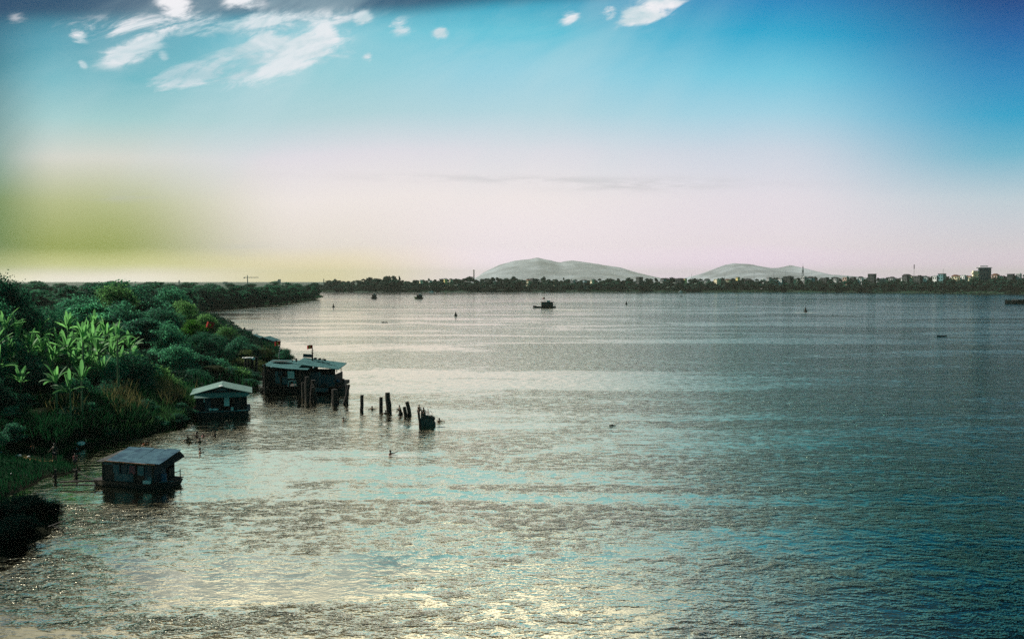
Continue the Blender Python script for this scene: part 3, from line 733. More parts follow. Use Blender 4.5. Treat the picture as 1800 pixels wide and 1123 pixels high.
for i,(px,yt,D,sc) in enumerate(BN):
    banana(px,yt,D,i%4,sc,'banana plant with upright sunlit leaves standing in the crowded grove')
BO=[o for o in bpy.data.objects if o.get('category')=='banana plant']; BO.sort(key=lambda o:o.location.y); n3=len(BO)//3
for part_,nm in ((BO[:n3],'front'),(BO[n3:2*n3],'middle'),(BO[2*n3:],'back')): relabel(part_,'%s banana plant from the left in the '+nm+' row of the grove')
SO=[o for o in bpy.data.objects if o.get('category')=='shrub']; SO.sort(key=lambda o:o.location.y); n3=len(SO)//2
relabel(SO[:n3],'%s shrub from the left in the undergrowth near the beach and reeds'); relabel(SO[n3:],'%s shrub from the left along the bank beyond the reeds')
# ------------------------------------------------------------------ headland and inland woods
random.seed(11); rg=np.random.default_rng(12); cnt=0; tries=0; hp=[]
def far_enough(x,y,r): return all((x-a)**2+(y-b)**2>r*r for a,b in hp)
while cnt<78 and tries<9000:
    tries+=1
    px=random.uniform(-60,566); D=random.uniform(330,900)
    x=(px-900)/FPX*D; d=float(sdist(np.array([x]),np.array([D]))[0])
    if d<3 or (D<430 and px>345): continue
    if not far_enough(x,D,14 if D<600 else 18): continue
    if D<430 and d<5: continue
    hp.append((x,D)); cnt+=1
    w=random.uniform(16,24); h=random.uniform(8.0,11.5)*(1 if d>8 else .7)
    if D>560: h*=1.05
    if px<200 and D>400: h=min(h+.8,13)
    place_tree('hazy%d'%random.randrange(4),x,D,w,h,'dense leafy tree in the hazy wood of the headland','trees of the wooded headland')
# front line trees along the headland's waterline
hs=[at(x,y) for x,y in [(352,545.5),(375,543.6),(398,542),(420,540.6),(442,539),(464,537.4),(486,535.8),(505,533.4),(522,530.8),(537,528.5),(550,526),(560,524)]]
for k in range(len(hs)-1):
    for u in (0,.5):
        p=hs[k].lerp(hs[k+1],u); n=Vector((-.35,1,0)).normalized(); q=p+n*3.2
        place_tree('hazy%d'%random.randrange(4),q.x,q.y,random.uniform(8,11),random.uniform(6,8.5),'leafy tree leaning over the water along the headland front','trees at the headland waterline',z=.3)
        q=p+n*11
        place_tree('hazy%d'%random.randrange(4),q.x,q.y,random.uniform(11,14),random.uniform(8.5,11),'leafy tree in the second row of the headland','trees in the second row of the headland',z=1.6)
for gname,fmt in (('trees at the headland waterline','%s tree from the left leaning over the water of the headland front'),('trees in the second row of the headland','%s tree from the left in the second row of the headland')):
    relabel([o for o in bpy.data.objects if o.get('group')==gname],fmt)
# ------------------------------------------------------------------ far shore
FT=[]
for i in range(6):
    rg_=np.random.default_rng(400+i); lobes=crown_lobes(rg_,12,10,.3,10,.8)
    if i>=4: lobes=crown_lobes(rg_,9,6,.5,10,1.0)
    V,F=leaf_cloud(lobes,700,1.25,410+i,.1,.7,.3,.3); FT.append(np_mesh('far_tree',V,F,M_far))
def far_tree(x,y,z,w,h,label,group,k=None,name='tree'):
    o=bpy.data.objects.new(name,FT[random.randrange(6) if k is None else k]); COL.objects.link(o); o.location=(x,y,z-.5); o.scale=(w/9,w/9,h/10); o.rotation_euler.z=random.uniform(0,6.28)
    return tag(o,label,'tree',group)
SKY=[(560,499),(580,492),(588,488),(600,493),(625,491),(650,488),(668,487),(682,482),(694,483),(705,490),(730,492),(750,488),(765,490),(783,489),(800,489),(816,487),(830,486),(845,490),(868,486),(885,485),(903,484),(915,490),(940,488),(958,487),(975,490),(992,486),(1010,490),(1030,489),(1060,488),(1090,488),(1120,488),(1160,488),(1200,488),(1230,487),(1260,488),(1300,487),(1340,487),(1380,487),(1420,485),(1460,486),(1500,486),(1530,486),(1560,486),(1600,485),(1640,484),(1680,483),(1710,483),(1750,483),(1800,482),(1900,481),(2000,482),(2150,482)]
sx_=[a for a,b in SKY]; sy_=[b for a,b in SKY]
random.seed(21); WV=[]
for row,(dd,drop,zb,step) in enumerate([(14,11,1.6,11),(34,5.6,3.4,20),(62,2.4,5.0,20),(98,.2,6.8,9)]):
    px=535+row*4
    while px<2080:
        y=fs_px(px,dd)+random.uniform(-5,5); x=(px-900)/FPX*y
        yt=float(np.interp(px,sx_,sy_))+drop+random.uniform(-2.2,.8)
        if row==3 and px>1190: yt+=.4
        if row==2 and px>1190: yt+=1.6
        top=atD(px,yt,y).z; h=max(3.5,top-zb)
        if row in (1,2) and 540<px<1840: far_tree(x,y,zb,random.uniform(19,28),h,'dark leafy tree in the unbroken wood lining the far shore','trees lining the far shore')
        else:
            co=np.empty(len(FT[0].vertices)*3,np.float32); me=FT[random.randrange(6)]; co=np.empty(len(me.vertices)*3,np.float32); me.vertices.foreach_get('co',co); co=co.reshape(-1,3)
            w=random.uniform(14,22); a=random.uniform(0,6.28); cc,ss=math.cos(a),math.sin(a)
            WV.append(np.stack([(co[:,0]*cc-co[:,1]*ss)*w/9+x,(co[:,0]*ss+co[:,1]*cc)*w/9+y,co[:,2]*h/10+zb-.5],1))
        px+=step*random.uniform(.75,1.25)*(1 if px<1850 else 1.6)
WV=np.concatenate(WV); o=bpy.data.objects.new('woods',np_mesh('woods',WV,np.arange(len(WV)).reshape(-1,4),M_far)); COL.objects.link(o); tag(o,'dark mass of the wood behind and before the single far shore trees',kind='stuff')
# stand-out skyline trees
for px,yt,w,k,lab in [(588,487,10,0,'small round tree poking up at the left end of the far shore'),(682,481,9,4,'tall narrow tree, left of the twin highest trees on the far shore'),(692,483,12,1,'broad high tree at the peak of the far tree line'),(702,482,8,5,'narrow tree at the right drop of the far tree line peak'),(753,486,9,0,'round tree above the pale houses on the far shore left part'),(902,483,11,2,'domed tree right of the tall chimney on the far shore'),(956,485,9,3,'pointed tree under the mountain ridge left foot'),(992,485,8,0,'small round-headed tree under the mountain ridge')]:
    y=fs_px(px,80); p=atD(px,yt,y); far_tree(p.x,y,6.5,w,p.z-6.5,lab,'stand-out trees on the far shore',k)
# scrub along the far waterline
V=[];F=[];n=0; rg_=np.random.default_rng(77)
lobes=[]
for x in np.arange(-420,760,5.5):
    lobes.append((x,fshore(x)+rg_.uniform(3,8),1.0,4.5,3,rg_.uniform(1.2,2.6)))
V,F=leaf_cloud(lobes,16000,1.1,78,.1,.7,.2,.3)
o=bpy.data.objects.new('waterline_scrub',np_mesh('waterline_scrub',V,F,leafmat('far_scrub',(.008,.05,.025),(.03,.11,.05),.3))); COL.objects.link(o); tag(o,'strip of low green scrub along the far waterline',kind='stuff')
# ------------------------------------------------------------------ far houses, masts
WALLC={'cream':(.80,.72,.52),'white':(.80,.80,.80),'yellow':(.85,.68,.30),'grey':(.35,.37,.38),'teal':(.10,.24,.26),'dark':(.05,.06,.06),'pink':(.60,.42,.36),'blue':(.40,.55,.62)}
WM={k:mat('wall_'+k,v,.85,.15,.4) for k,v in WALLC.items()}
M_roofd=mat('dark_roof',(.05,.05,.055),.8,.3,.5); M_roofr=mat('tile_roof',(.25,.10,.06),.85,.3,.6); M_roofl=mat('pale_roof',(.5,.52,.52),.7,.2,.5)
def far_house(px, ytop, wpx, col, floors, roof, label, back=52, rz=None, D=None):
    y=D or fs_px(px,back); p=atD(px,ytop+(3.2 if col in ('dark','teal') else 1.8),y); w=wpx*y/FPX; zb=5.0; H=p.z-zb
    r=empty('house',(p.x,y,zb), R(random.uniform(-66,-46)) if rz is None else rz); w*=.80; d=w*random.uniform(.8,1.1)
    rh={'flat':.7,'gable':min(3.0,w*.28),'parapet':1.0}[roof]; hw=H-rh
    MB().box((0,0,hw/2-.5),(w,d,hw+1)).build('wall',WM[col],r)
    if roof=='gable': MB().prism([(-w/2-.5,hw),(w/2+.5,hw),(0,hw+rh)],-d/2-.5,d/2+.5,'y').build('roof',M_roofr if col in('cream','pink') else M_roofd,r)
    elif roof=='flat': MB().box((0,0,hw+.25),(w+1.0,d+1.0,.45)).box((w*.15,0,hw+.9),(w*.35,d*.4,1.0)).build('roof',M_roofl if col!='dark' else M_roofd,r)
    else:
        q=MB()
        for sx,sy,a,b in ((0,-1,w+.3,.3),(0,1,w+.3,.3),(-1,0,.3,d-.3),(1,0,.3,d-.3)): q.box((sx*w/2,sy*d/2,hw+.4),(a,b,1.0))
        q.box((0,0,hw+.1),(w-.4,d-.4,.3)).build('roof',M_roofd,r)
    nf=max(1,floors); fh=hw/nf; nc=max(2,int(w/3.4)); cs=w/nc
    for fl in range(nf):
        for cI in range(nc):
            x=-w/2+cs*(cI+.5); z=fl*fh+fh*.55
            MB().box((x,-d/2-.02,z),(cs*.45,.12,fh*.45)).build('window',M_glass,r)
            MB().box((-w/2-.02,-d/2+d/nc*(cI+.5),z),(.12,d/nc*.4,fh*.42)).build('window',M_glass,r)
    return tag(r,label,'house','houses among the trees on the far shore')
random.seed(31)
HS=[(740,491,7,'cream',3,'flat','small cream house at the left end of the far village'),(756,490.5,6,'white',2,'gable','white gabled house beside the leftmost cream house of the far shore'),
(783,488.5,7,'yellow',3,'flat','yellow house left of the tall red and white chimney'),(793,489,6,'cream',3,'parapet','cream house touching the yellow house near the chimney'),
(855,491,8,'grey',2,'gable','grey gabled house right of the chimney'),(868,493,6,'cream',2,'flat','low cream house below the domed tree by the chimney'),
(929,489.5,8,'cream',3,'gable','cream house under the left foot of the mountain ridge'),(938,486.5,12,'dark',3,'parapet','wide dark roofed house below the ridge summit'),
(975,491,6,'cream',2,'parapet','small square cream house below the ridge summit'),(1007,490.5,8,'grey',2,'flat','grey house showing pale wall under the ridge'),
(1028,490,7,'blue',2,'gable','bluish gabled house under the right ridge shoulder'),(1041,489.5,6,'cream',3,'flat','narrow cream house right of the bluish one'),
(1124,483.5,12,'dark',4,'parapet','dark square tall house where the ridge meets the trees'),(1166,487,9,'grey',3,'gable','grey house with dark gable between the two mountain groups'),
(1196,485.5,16,'dark',3,'gable','long dark-roofed house left of the pale yellow wall'),(1204,487.5,7,'yellow',3,'parapet','pale yellow house with one dark window'),
(1243,488,9,'grey',3,'gable','grey house under the thin pole'),(1261,488,11,'cream',4,'flat','brightest cream house with rows of dark windows'),
(1279,488.5,8,'cream',3,'gable','cream house just right of the brightest one'),(1297,485,6,'yellow',5,'parapet','tall narrow yellow house, slimmest of the village'),
(1316,486.5,14,'dark',3,'gable','broad dark house under the second mountain'),(1341,489,8,'white',2,'flat','low white house under the second mountain'),
(1352,485.5,8,'grey',4,'parapet','grey tower-like house beside the white water tank roof'),(1361,488,7,'white',3,'gable','white gabled house between grey tower-like houses'),
(1373,487.5,9,'white',3,'parapet','bright white house with bluish side'),(1386,482.5,16,'dark',4,'flat','big dark flat-roofed house at the right foot of the mountain'),
(1398,488,6,'cream',3,'gable','cream sliver of house right of the big dark one'),(1413,484.5,10,'grey',4,'flat','grey house beneath the telecom mast'),
(1425,484.5,13,'blue',3,'gable','pale blue-grey house with round gable right of the mast'),(1450,485,14,'dark',3,'parapet','dark low house block right of the mast'),
(1470,485.5,9,'grey',3,'gable','grey house in the middle of the dark blocks'),(1487,484.5,10,'pink',3,'flat','dull pink house in the dark row'),(1500,483.5,9,'dark',4,'parapet','dark house with roof tank left of the tall dark tower house'),
(1513,484,9,'white',3,'gable','small white house left of the tall dark tower house'),(1533,478,14,'dark',5,'parapet','tall dark tower house, highest left of the dark mast'),(1551,486,10,'teal',3,'flat','teal walled low house right of the tower house'),
(1568,484.5,10,'grey',3,'gable','grey gabled house before the pitched dark roof'),(1589,485,9,'white',4,'flat','bright white house under the pitched dark roof'),(1594,478.5,13,'dark',5,'gable','dark house with steep pitched roof left of the dark mast'),
(1602,483,7,'cream',3,'parapet','cream house squeezed beside the dark mast foot'),(1615,481.5,14,'dark',4,'flat','wide dark house right of the dark mast foot'),(1627,483,8,'white',3,'gable','white gabled house right of the wide dark house'),
(1645,483,9,'white',3,'flat','white house left of the teal house'),(1656,477.5,12,'teal',5,'parapet','teal high house with thin pole on its roof'),(1680,481,13,'cream',4,'gable','cream house cluster member left of the big block'),
(1694,482,10,'white',3,'flat','white house hard against the big cream block'),(1705,483,8,'cream',3,'gable','cream gabled house directly left of the big block'),
(1750,479,12,'pink',4,'gable','brownish-pink house right of the big block'),(1758,483,7,'cream',3,'parapet','cream house below the brownish-pink house'),(1777,478,11,'dark',4,'parapet','dark tall house near the right edge'),(1791,479,9,'grey',4,'flat','grey house at the right edge'),
(1822,480,14,'grey',4,'flat','grey house just beyond the right edge'),(1850,481,14,'cream',3,'gable','cream gabled house beyond the right edge')]
for a in HS: far_house(*a)
# the big block
y=fs_px(1726,78); p=atD(1726,467,y); zb=7.6; H=p.z-zb; W=34*y/FPX
b=empty('apartment_block',(p.x,y,zb),R(-24)); tag(b,'largest building of the far shore, cream balconies and dark blue side wall','building')
w=W*.8; d=W*.62
MB().box((w*.16,0,H*.44),(w*.68,d,H*.88)).build('wall',mat('block_dark',(.05,.09,.12),.8,.2,.3),b)
MB().box((-w*.34-.3,0,H*.38),(w*.32,d,H*.76)).build('wing',WM['cream'],b)
MB().box((w*.10,0,H*.90),(w*.9,d+1.4,.7)).box((w*.1,0,H*.97),(w*.45,d*.6,1.2)).build('roof',M_roofl,b)
for k in range(4):
    z=H*(.12+.17*k); q=MB().box((-w*.36,-d/2-.9,z),(w*.42,1.6,.35)).box((-w*.36,-d/2-1.6,z+.6),(w*.42,.12,1.0)); q.build('balcony',WM['cream'],b)
    q=MB().box((-w*.5-1.3,0,z),(1.4,d*.8,.35)).box((-w*.5-1.9,0,z+.6),(.12,d*.8,1.0)).build('balcony',WM['cream'],b)
    for j in range(3): MB().box((-w*.5+w*.12*j+.6,-d/2-.06,z+1.6),(w*.07,.1,1.7)).build('window',M_glass,b)
    for j in range(4): MB().box((w*(-.08+.15*j),-d/2-.06,z+1.6),(w*.06,.1,1.3)).build('window',M_glass,b)
# masts and chimney
def mast(name,px,ytop,back,wpx,label,kind,cat,x_=0):
    y=fs_px(px,back); p=atD(px,ytop,y); h=p.z-7; r=empty(name,(p.x,y,7)); u=y/FPX
    if kind=='chimney':
        MB().tube([(0,0,0),(0,0,h)],[wpx*u*.62,wpx*u*.42],12).build('stack',WM['grey'],r)
        for k in range(4): MB().tube([(0,0,h*(.62+.1*k)),(0,0,h*(.66+.1*k))],[wpx*u*.53,wpx*u*.51],12).build('band',M_roofr,r)
    elif kind=='lattice':
        q=MB(); s=wpx*u*.5
        for sx in(-1,1):
            for sy in(-1,1): q.tube([(sx*s,sy*s,0),(sx*s*.35,sy*s*.35,h*.86)],[.22,.15],4)
        n=10
        for k in range(n):
            z0=h*.86*k/n; z1=h*.86*(k+1)/n; a=s*(1-.65*k/n); c=s*(1-.65*(k+1)/n)
            q.tube([(-a,-a,z0),(c,-c,z1)],.1,4); q.tube([(a,-a,z0),(-c,-c,z1)],.1,4); q.tube([(-a,a,z0),(-c,-c,z1)],.1,4)
        q.build('lattice_frame',M_metal,r)
        MB().tube([(0,0,h*.84),(0,0,h)],[.25,.12],6).build('antenna',M_metal,r)
        for k in range(3):
            a=k*2.1; MB().box((math.cos(a)*1.0,math.sin(a)*1.0,h*.66),(.7,.7,h*.12),a).build('panel_antenna',M_metal,r)
    else:
        MB().tube([(0,0,0),(0,0,h)],[.32,.16],6).build('pole',M_metal,r)
        if kind=='lamp': MB().tube([(0,0,h*.80),(0,0,h)],[.55,.6],8).build('antenna',M_black,r)
    return tag(r,label,cat)
mast('chimney',833,474,140,2.2,'thin banded chimney standing above the trees left of the mountains','chimney','chimney')
mast('signal_tower',569,490,120,1.4,'small pale mast at the left end of the far shore','chimney','mast')
mast('telecom_mast',1411.5,463,130,4,'tallest lattice telecom mast on the far shore right of the mountains','lattice','mast')
mast('telecom_pole',1607,465,130,2,'dark pole mast with thick top, right part of the far shore','lamp','mast')
for px,yt,lab in [(1274,480,'thin pole above the brightest cream house'),(1325.5,478,'thin pole in front of the second mountain'),(1360,477,'thin pole right of the mountain top'),(1381,476,'thin pole over the big dark flat-roofed house'),(1658,472,'thin pole on the teal high house'),(1216,481,'short thin pole left of the second mountain')]:
    mast('antenna_pole',px,yt,120,1,lab,'pole','pole')
# skyline left: crane and tower blocks of the distant city
def city(px,ytop,wpx,lab,D=2600,steps=1):
    p=atD(px,ytop,D); r=empty('tower_block',(p.x,D,4)); w=wpx*D/FPX; H=p.z-4
    MB().box((0,0,H/2),(w*.7,w*.6,H)).build('wall',WM['grey'],r)
    MB().box((-w*.42,0,H*.4),(w*.2,w*.5,H*.8)).build('wing',WM['grey'],r)
    for k in range(5): MB().box((0,-w*.3-.1,H*(.15+.17*k)),(w*.6,.3,H*.06)).build('window',M_glass,r)
    tag(r,lab,'building','tower blocks of the distant city')
city(491,491,6,'taller pale tower block right of the crane on the hazy skyline'); city(486,494,8,'lower pale block joined to the taller one by the crane')
city(397,495.3,9,'low pale block left of the crane on the hazy skyline'); city(405,497,8,'lowest pale block left of the crane'); city(505,496,7,'small pale block right of the taller tower block')
city(315,492.5,2.2,'needle-thin tower on the skyline left of the crane')
c=atD(435,487,2000); r=empty('tower_crane',(c.x,2000,4)); tag(r,'tower crane standing against the yellow sky above the headland','crane')
H=c.z-4
MB().box((0,0,H/2),(1.6,1.6,H)).build('mast',M_metal,r); MB().box((11,0,H-1),(30,1.2,1.3)).build('jib',M_metal,r); MB().box((-5.5,0,H-1),(7,1.2,1.3)).box((-7.5,0,H-2.2),(2.5,1.6,2)).build('counter_jib',M_metal,r)
MB().box((0,0,H+2),(1.2,1.2,5)).build('peak',M_metal,r)

# ------------------------------------------------------------------ boats and buoys
def hull_mb(L, B, D, bow=.28, sheer=.5, flare=.75, draft=.35):
    rings=[]; K=12
    for i in range(K+1):
        t=i/K; x=-L/2+L*t; wv=B/2*(min(1,(t/bow))**.6 if t<bow else 1-.12*max(0,(t-.8)/.2)); sh=sheer*(max(0,(bow*1.6-t)/(bow*1.6))**2)+sheer*.3*max(0,(t-.8)/.2)
        wv=max(.06,wv); top=D+sh
        rings.append([(x,-wv,top),(x,-wv*flare,-draft),(x,wv*flare,-draft),(x,wv,top)])
    return MB().loft(rings)
def flag(parent, w, h, loc, sway=.12, side=-1):
    q=MB(); n=8
    for k in range(n+1):
        x=side*w*k/n; y=math.sin(k*.9)*sway*w*k/n; dz=-.22*h*(k/n)**1.5
        q.v+=[(x,y,dz),(x,y,dz-h)]
    for k in range(n): a=k*2; q.f.append((a,a+1,a+3,a+2))
    f=q.build('flag_cloth',M_red,parent,loc=loc)
    cx=side*w*.5; cy=math.sin(4*.9)*sway*w*.5; cz=-.22*h*.35-h*.5
    for s_ in (-1,1):
        pts=[]
        for k in range(10):
            a=math.pi/2+k*math.pi/5; rr=(h*.3 if k%2==0 else h*.13); pts.append((cx+rr*math.cos(a),cy+s_*.03,cz+rr*math.sin(a)))
        st=MB(); st.v=pts; st.f=[tuple(range(10))]; st.build('star',M_star,f)
    return f
def workboat(px,py,L,label,flagged=True,heading=0.0,front='cab',rail=True):
    p=at(px,py); r=empty('river_boat',(p.x,p.y,0),heading); tag(r,label,'boat')
    hull_mb(L,L*.27,.7,sheer=.7).build('hull',M_hull,r)
    cx=L*.12; cl=L*.52; ch=2.5
    MB().box((cx,0,.7+ch/2),(cl,L*.21,ch)).build('cabin',M_hull,r)
    MB().box((cx,0,.7+ch+.08),(cl*1.16,L*.26,.16)).build('roof',M_hull,r)
    for k in range(4): MB().box((cx-cl*.38+k*cl*.25,-L*.105-.03,.7+ch*.62),(cl*.13,.06,.6)).build('window',M_glass,r)
    q=MB()
    for k in range(5):
        x=cx-cl*.5+cl*k/4; q.tube([(x,-L*.11,.8+ch),(x,-L*.11,1.6+ch)],.05,5)
    q.tube([(cx-cl*.5,-L*.11,1.55+ch),(cx+cl*.5,-L*.11,1.55+ch)],.05,5).build('railing',M_metal,r)
    MB().box((cx+cl*.1,0,1.3+ch),(cl*.3,1.4,.8)).build('roof_cargo',M_white,r)
    MB().tube([(cx-cl*.2,0,.8+ch),(cx-cl*.2,0,3.4+ch)],.05,5).build('flagpole',M_metal,r)
    if flagged: flag(r,1.3,.9,(cx-cl*.2,0,3.4+ch))
    MB().tube([(L*.46,0,.9),(L*.46,0,1.8)],.12,6).build('stern_post',M_metal,r)
    return r
workboat(957,541,13,'black cabin boat under way with a pale wake, nearest of the moving boats')
b=workboat(657,524.5,9,'small dark boat, leftmost on the river beyond the headland tip',False,R(70)); 
b=workboat(736,525,11,'dark boat with a yellow bow, right of the leftmost small boat',False,R(62)); MB().box((-5.0,0,1.2),(.8,2.0,1.0)).build('bow_panel',M_yellow,b)
# wake
def wakemat():
    m=bpy.data.materials.new('foam'); m.use_nodes=True; g=NT(m.node_tree); b=m.node_tree.nodes['Principled BSDF']
    P=g.new('ShaderNodeNewGeometry').outputs['Position']; n=g.noise(g.vm('MULTIPLY',P,(.35,1,1)),.7,4,.65)
    b.inputs['Base Color'].default_value=(.85,.85,.80,1); b.inputs['Roughness'].default_value=.5
    uv=g.new('ShaderNodeAttribute',attribute_name='edge'); uv.attribute_type='GEOMETRY'
    g.L.new(g.m('MULTIPLY',g.rng(n,.42,.6),uv.outputs['Fac']),b.inputs['Alpha']); return m
M_foam=wakemat()
def foam(px0,py0,px1,py1,w0,w1,label,name='wake_foam'):
    a=at(px0,py0,.01); c=at(px1,py1,.01); d=(c-a); n=Vector((-d.y,d.x,0)).normalized(); q=MB(); at_=[]; K=16
    for k in range(K+1):
        t=k/K; p=a+d*t; w=w0+(w1-w0)*t; e=math.sin(math.pi*min(1,t*.9+.1))**.6
        for s_,ed in ((-1,0),(-.4,1),(.4,1),(1,0)): v=p+n*w*s_; q.v.append((v.x,v.y,.012)); at_.append(ed*e*(1-t)**.4)
    for k in range(K):
        for j in range(3): i=k*4+j; q.f.append((i,i+1,i+5,i+4))
    o=q.build(name,M_foam); A=o.data.attributes.new('edge','FLOAT','POINT'); A.data.foreach_set('value',at_); return tag(o,label,kind='stuff')
foam(962,543.5,1050,547.5,5,16,'pale foamy wake behind the black cabin boat')
foam(1395,549.6,1440,549.6,3,6,'white water round the striped river buoy',name='buoy_foam')
foam(768,750,905,762,.5,3.0,'pale slick trailing from the broken concrete pier',name='slick')
foam(640,800,760,803,.4,1.2,'thin pale slick below the jetty line',name='slick')
foam(870,800,985,808,.5,1.5,'pale slick curling in mid river below the pier',name='slick')
def buoy(px,py,h,label):
    p=at(px,py); r=empty('buoy',(p.x,p.y,0)); tag(r,label,'buoy','channel buoys on the river'); h*=.88; s=h/3.2
    MB().tube([(0,0,-.4),(0,0,.1),(0,0,.45)],[.9*s,1.0*s,.8*s],12).build('float',M_hull,r)
    MB().tube([(0,0,.45),(0,0,1.0*s+.4),(0,0,2.2*s)],[.75*s,.4*s,.18*s],8).build('tower',M_wood,r)
    MB().tube([(0,0,2.2*s),(0,0,h)],[.10*s,.05*s],6).build('topmark',M_black,r)
buoy(586,540,3.0,'dark channel buoy right below the headland tip'); buoy(801,555.5,2.8,'dark channel buoy left of the black cabin boat, nearest buoy'); buoy(1101,535,3.2,'dark channel buoy right of the black cabin boat')
buoy(1197,521.5,3.0,'small dark buoy under the far bank, mid right'); buoy(1401,517,2.6,'tiny dark buoy close to the far bank below the telecom mast'); buoy(1416,548,3.6,'channel buoy with white water round its base')
# barge at the right edge
p=at(1770,534); r=empty('barge',(p.x+21,p.y+2,0),R(3)); tag(r,'low black barge entering at the right edge','barge')
hull_mb(44,9,2.3,bow=.12,sheer=.5,draft=.5).build('hull',M_hull,r); MB().box((2,0,2.55),(34,6.5,.5)).build('hatch_cover',M_hull,r)
MB().box((19,0,4),(5,6,3)).build('wheelhouse',M_hull,r)
def skiff(px,py,L,label,person=False):
    p=at(px,py); r=empty('rowing_boat',(p.x,p.y,0),R(5)); hull_mb(L,.9,.35,bow=.4,sheer=.25,draft=.1).build('hull',M_hull,r); MB().box((L*.1,0,.30),(.25,.8,.05)).build('thwart',M_wood,r); tag(r,label,'boat'); r.scale=(1,1,.55); return r
skiff(1655,591,2.6,'thin dark log drifting on open water, right side, shaped as a low skiff'); skiff(676,567,2.2,'small skiff near the calm stretch left of the nearest buoy')  # the first is a drifting log built with the skiff hull
p=at(758,514); r=empty('moored_boat',(p.x,p.y,0)); hull_mb(7,2.2,.9).build('hull',M_white,r); MB().box((.5,0,1.5),(3,1.6,1.4)).build('cabin',M_white,r); tag(r,'tiny white boat moored at the far shore','boat')
p=at(1196,513.8); r=empty('moored_boat',(p.x,p.y,0)); hull_mb(5,2,.9).build('hull',M_white,r); MB().box((.3,0,1.6),(2,1.4,1.4)).build('cabin',M_white,r); tag(r,'tiny white boat at the far bank above the small buoy','boat')
p=at(1076,748); o=MB().tube([(-.7,0,.02),(-.2,.05,.1),(.4,0,.05),(.8,-.1,.0)],[.05,.1,.1,.04],6).tube([(-.1,0,.05),(.1,.1,.28)],[.06,.02],5).build('driftwood',M_wetwood,loc=(p.x,p.y,0)); o.scale=(.5,.5,.6); tag(o,'dark driftwood floating alone in mid river','driftwood')
# ------------------------------------------------------------------ boathouses
M_roofblue=striped('blue_roof_sheets',(.09,.19,.25),(.03,.07,.12),2.2,'X',.9,.6,.04,.0,.8)
M_roofteal=striped('teal_roof_sheets',(.10,.24,.25),(.06,.15,.17),6.0,'X',.9,.5,.04,0,.5)
M_roofteal2=striped('pale_roof_sheets',(.22,.34,.32),(.13,.24,.23),6.0,'X',.9,.5,.04,0,.4)
M_wallblue=striped('blue_grey_planks',(.06,.09,.12),(.03,.045,.06),5.0,'X',.8,.5,.3,0,.6)
M_wallpale=striped('pale_tarp_panels',(.20,.25,.28),(.07,.10,.13),4.0,'X',.8,.4,.3,0,.5)
M_walldark=striped('dark_planks',(.022,.030,.034),(.012,.016,.020),5.0,'X',.8,.5,.3,0,.5)
M_rust=mat('rusty_edge',(.36,.13,.06),.9,.6,4,.3,dark=(.12,.05,.03))
def sheet(mb, pts, th=.05):
    "thin solid slab from 4 corner points"
    a=[Vector(p) for p in pts]; n=(a[1]-a[0]).cross(a[3]-a[0]).normalized()*th; i=len(mb.v)
    mb.v+=[tuple(p) for p in a]+[tuple(p-n) for p in a]
    for f in((0,1,2,3),(7,6,5,4),(0,4,5,1),(1,5,6,2),(2,6,7,3),(3,7,4,0)): mb.f.append(tuple(i+k for k in f)); 
    return mb
# --- 1: blue-roofed floating house, nearest
p=at(232,857); r=empty('floating_house',(p.x,p.y+2.0,0),R(-7)); r.scale=(1.04,.62,.74); r.rotation_euler.z=R(-15); c0_=at(270,860); o0_=Matrix.Rotation(R(-15),3,'Z')@Vector((2.1*1.04,-1.9*.62,0)); r.location=(c0_.x-o0_.x,c0_.y-o0_.y,0); tag(r,'nearest floating house, blue-grey sheet roof with a rusty edge over patched walls','houseboat')
W=4.2; Dp=3.8
hl=MB(); hl.loft([[(-W/2-.9,-Dp/2+.2,.55),(-W/2-.5,-Dp/2,-.3),(-W/2-.5,Dp/2,-.3),(-W/2-.9,Dp/2,.55)],[(-W/2,-Dp/2-.2,.5),(-W/2,-Dp/2,-.3),(-W/2,Dp/2,-.3),(-W/2,Dp/2+.2,.5)],[(W/2+.2,-Dp/2-.2,.5),(W/2+.1,-Dp/2,-.3),(W/2+.1,Dp/2,-.3),(W/2+.2,Dp/2+.2,.5)],[(W/2+1.0,-Dp/2+.6,.55),(W/2+.7,-Dp/2+.8,-.2),(W/2+.7,Dp/2-.6,-.2),(W/2+1.0,Dp/2-.6,.55)]]).build('hull',M_hull,r)
MB().box((.05,0,.56),(W+1.3,Dp+.35,.08)).build('deck',M_wood,r)
fy=-Dp/2
q=MB(); q.box((-W/2+.45,fy,1.45),(.9,.07,1.7)); q.build('door_panel',M_walldark,r)
MB().box((-W/2+.45,fy-.02,2.32),(.9,.06,.28)).build('upper_panel',M_wallpale,r)
MB().box((-W/2+1.8,fy,.98),(1.75,.07,.74)).build('lower_wall',M_wallpale,r)
MB().box((-W/2+1.25,fy,1.90),(.5,.07,1.0)).build('panel',M_wallblue,r)
MB().box((-W/2+2.35,fy,1.90),(.45,.07,1.0)).build('panel',M_wallpale,r)
MB().box((-W/2+1.82,fy+.12,1.85),(.55,.05,.9)).build('window',M_glass,r)
MB().box((-W/2+3.0,fy+.1,1.5),(.75,.05,1.75)).build('door',M_black,r)
MB().box((-W/2+3.85,fy,1.5),(.7,.07,1.75)).build('panel',M_wallblue,r)
MB().box((-W/2+3.92,fy-.06,1.0),(.35,.05,.5)).build('patch',M_wallpale,r)
MB().box((0,fy-.02,2.50),(W,.07,.16)).build('beam',M_wood,r)
MB().box((-W/2,0,1.55),(.07,Dp-.1,1.9)).build('side_wall',M_walldark,r)
MB().box((0,Dp/2,1.65),(W-.1,.07,2.1)).build('rear_wall',M_walldark,r)
MB().box((W/2,-.75,1.55),(.07,Dp*.55,1.8)).build('side_wall',M_wallblue,r)
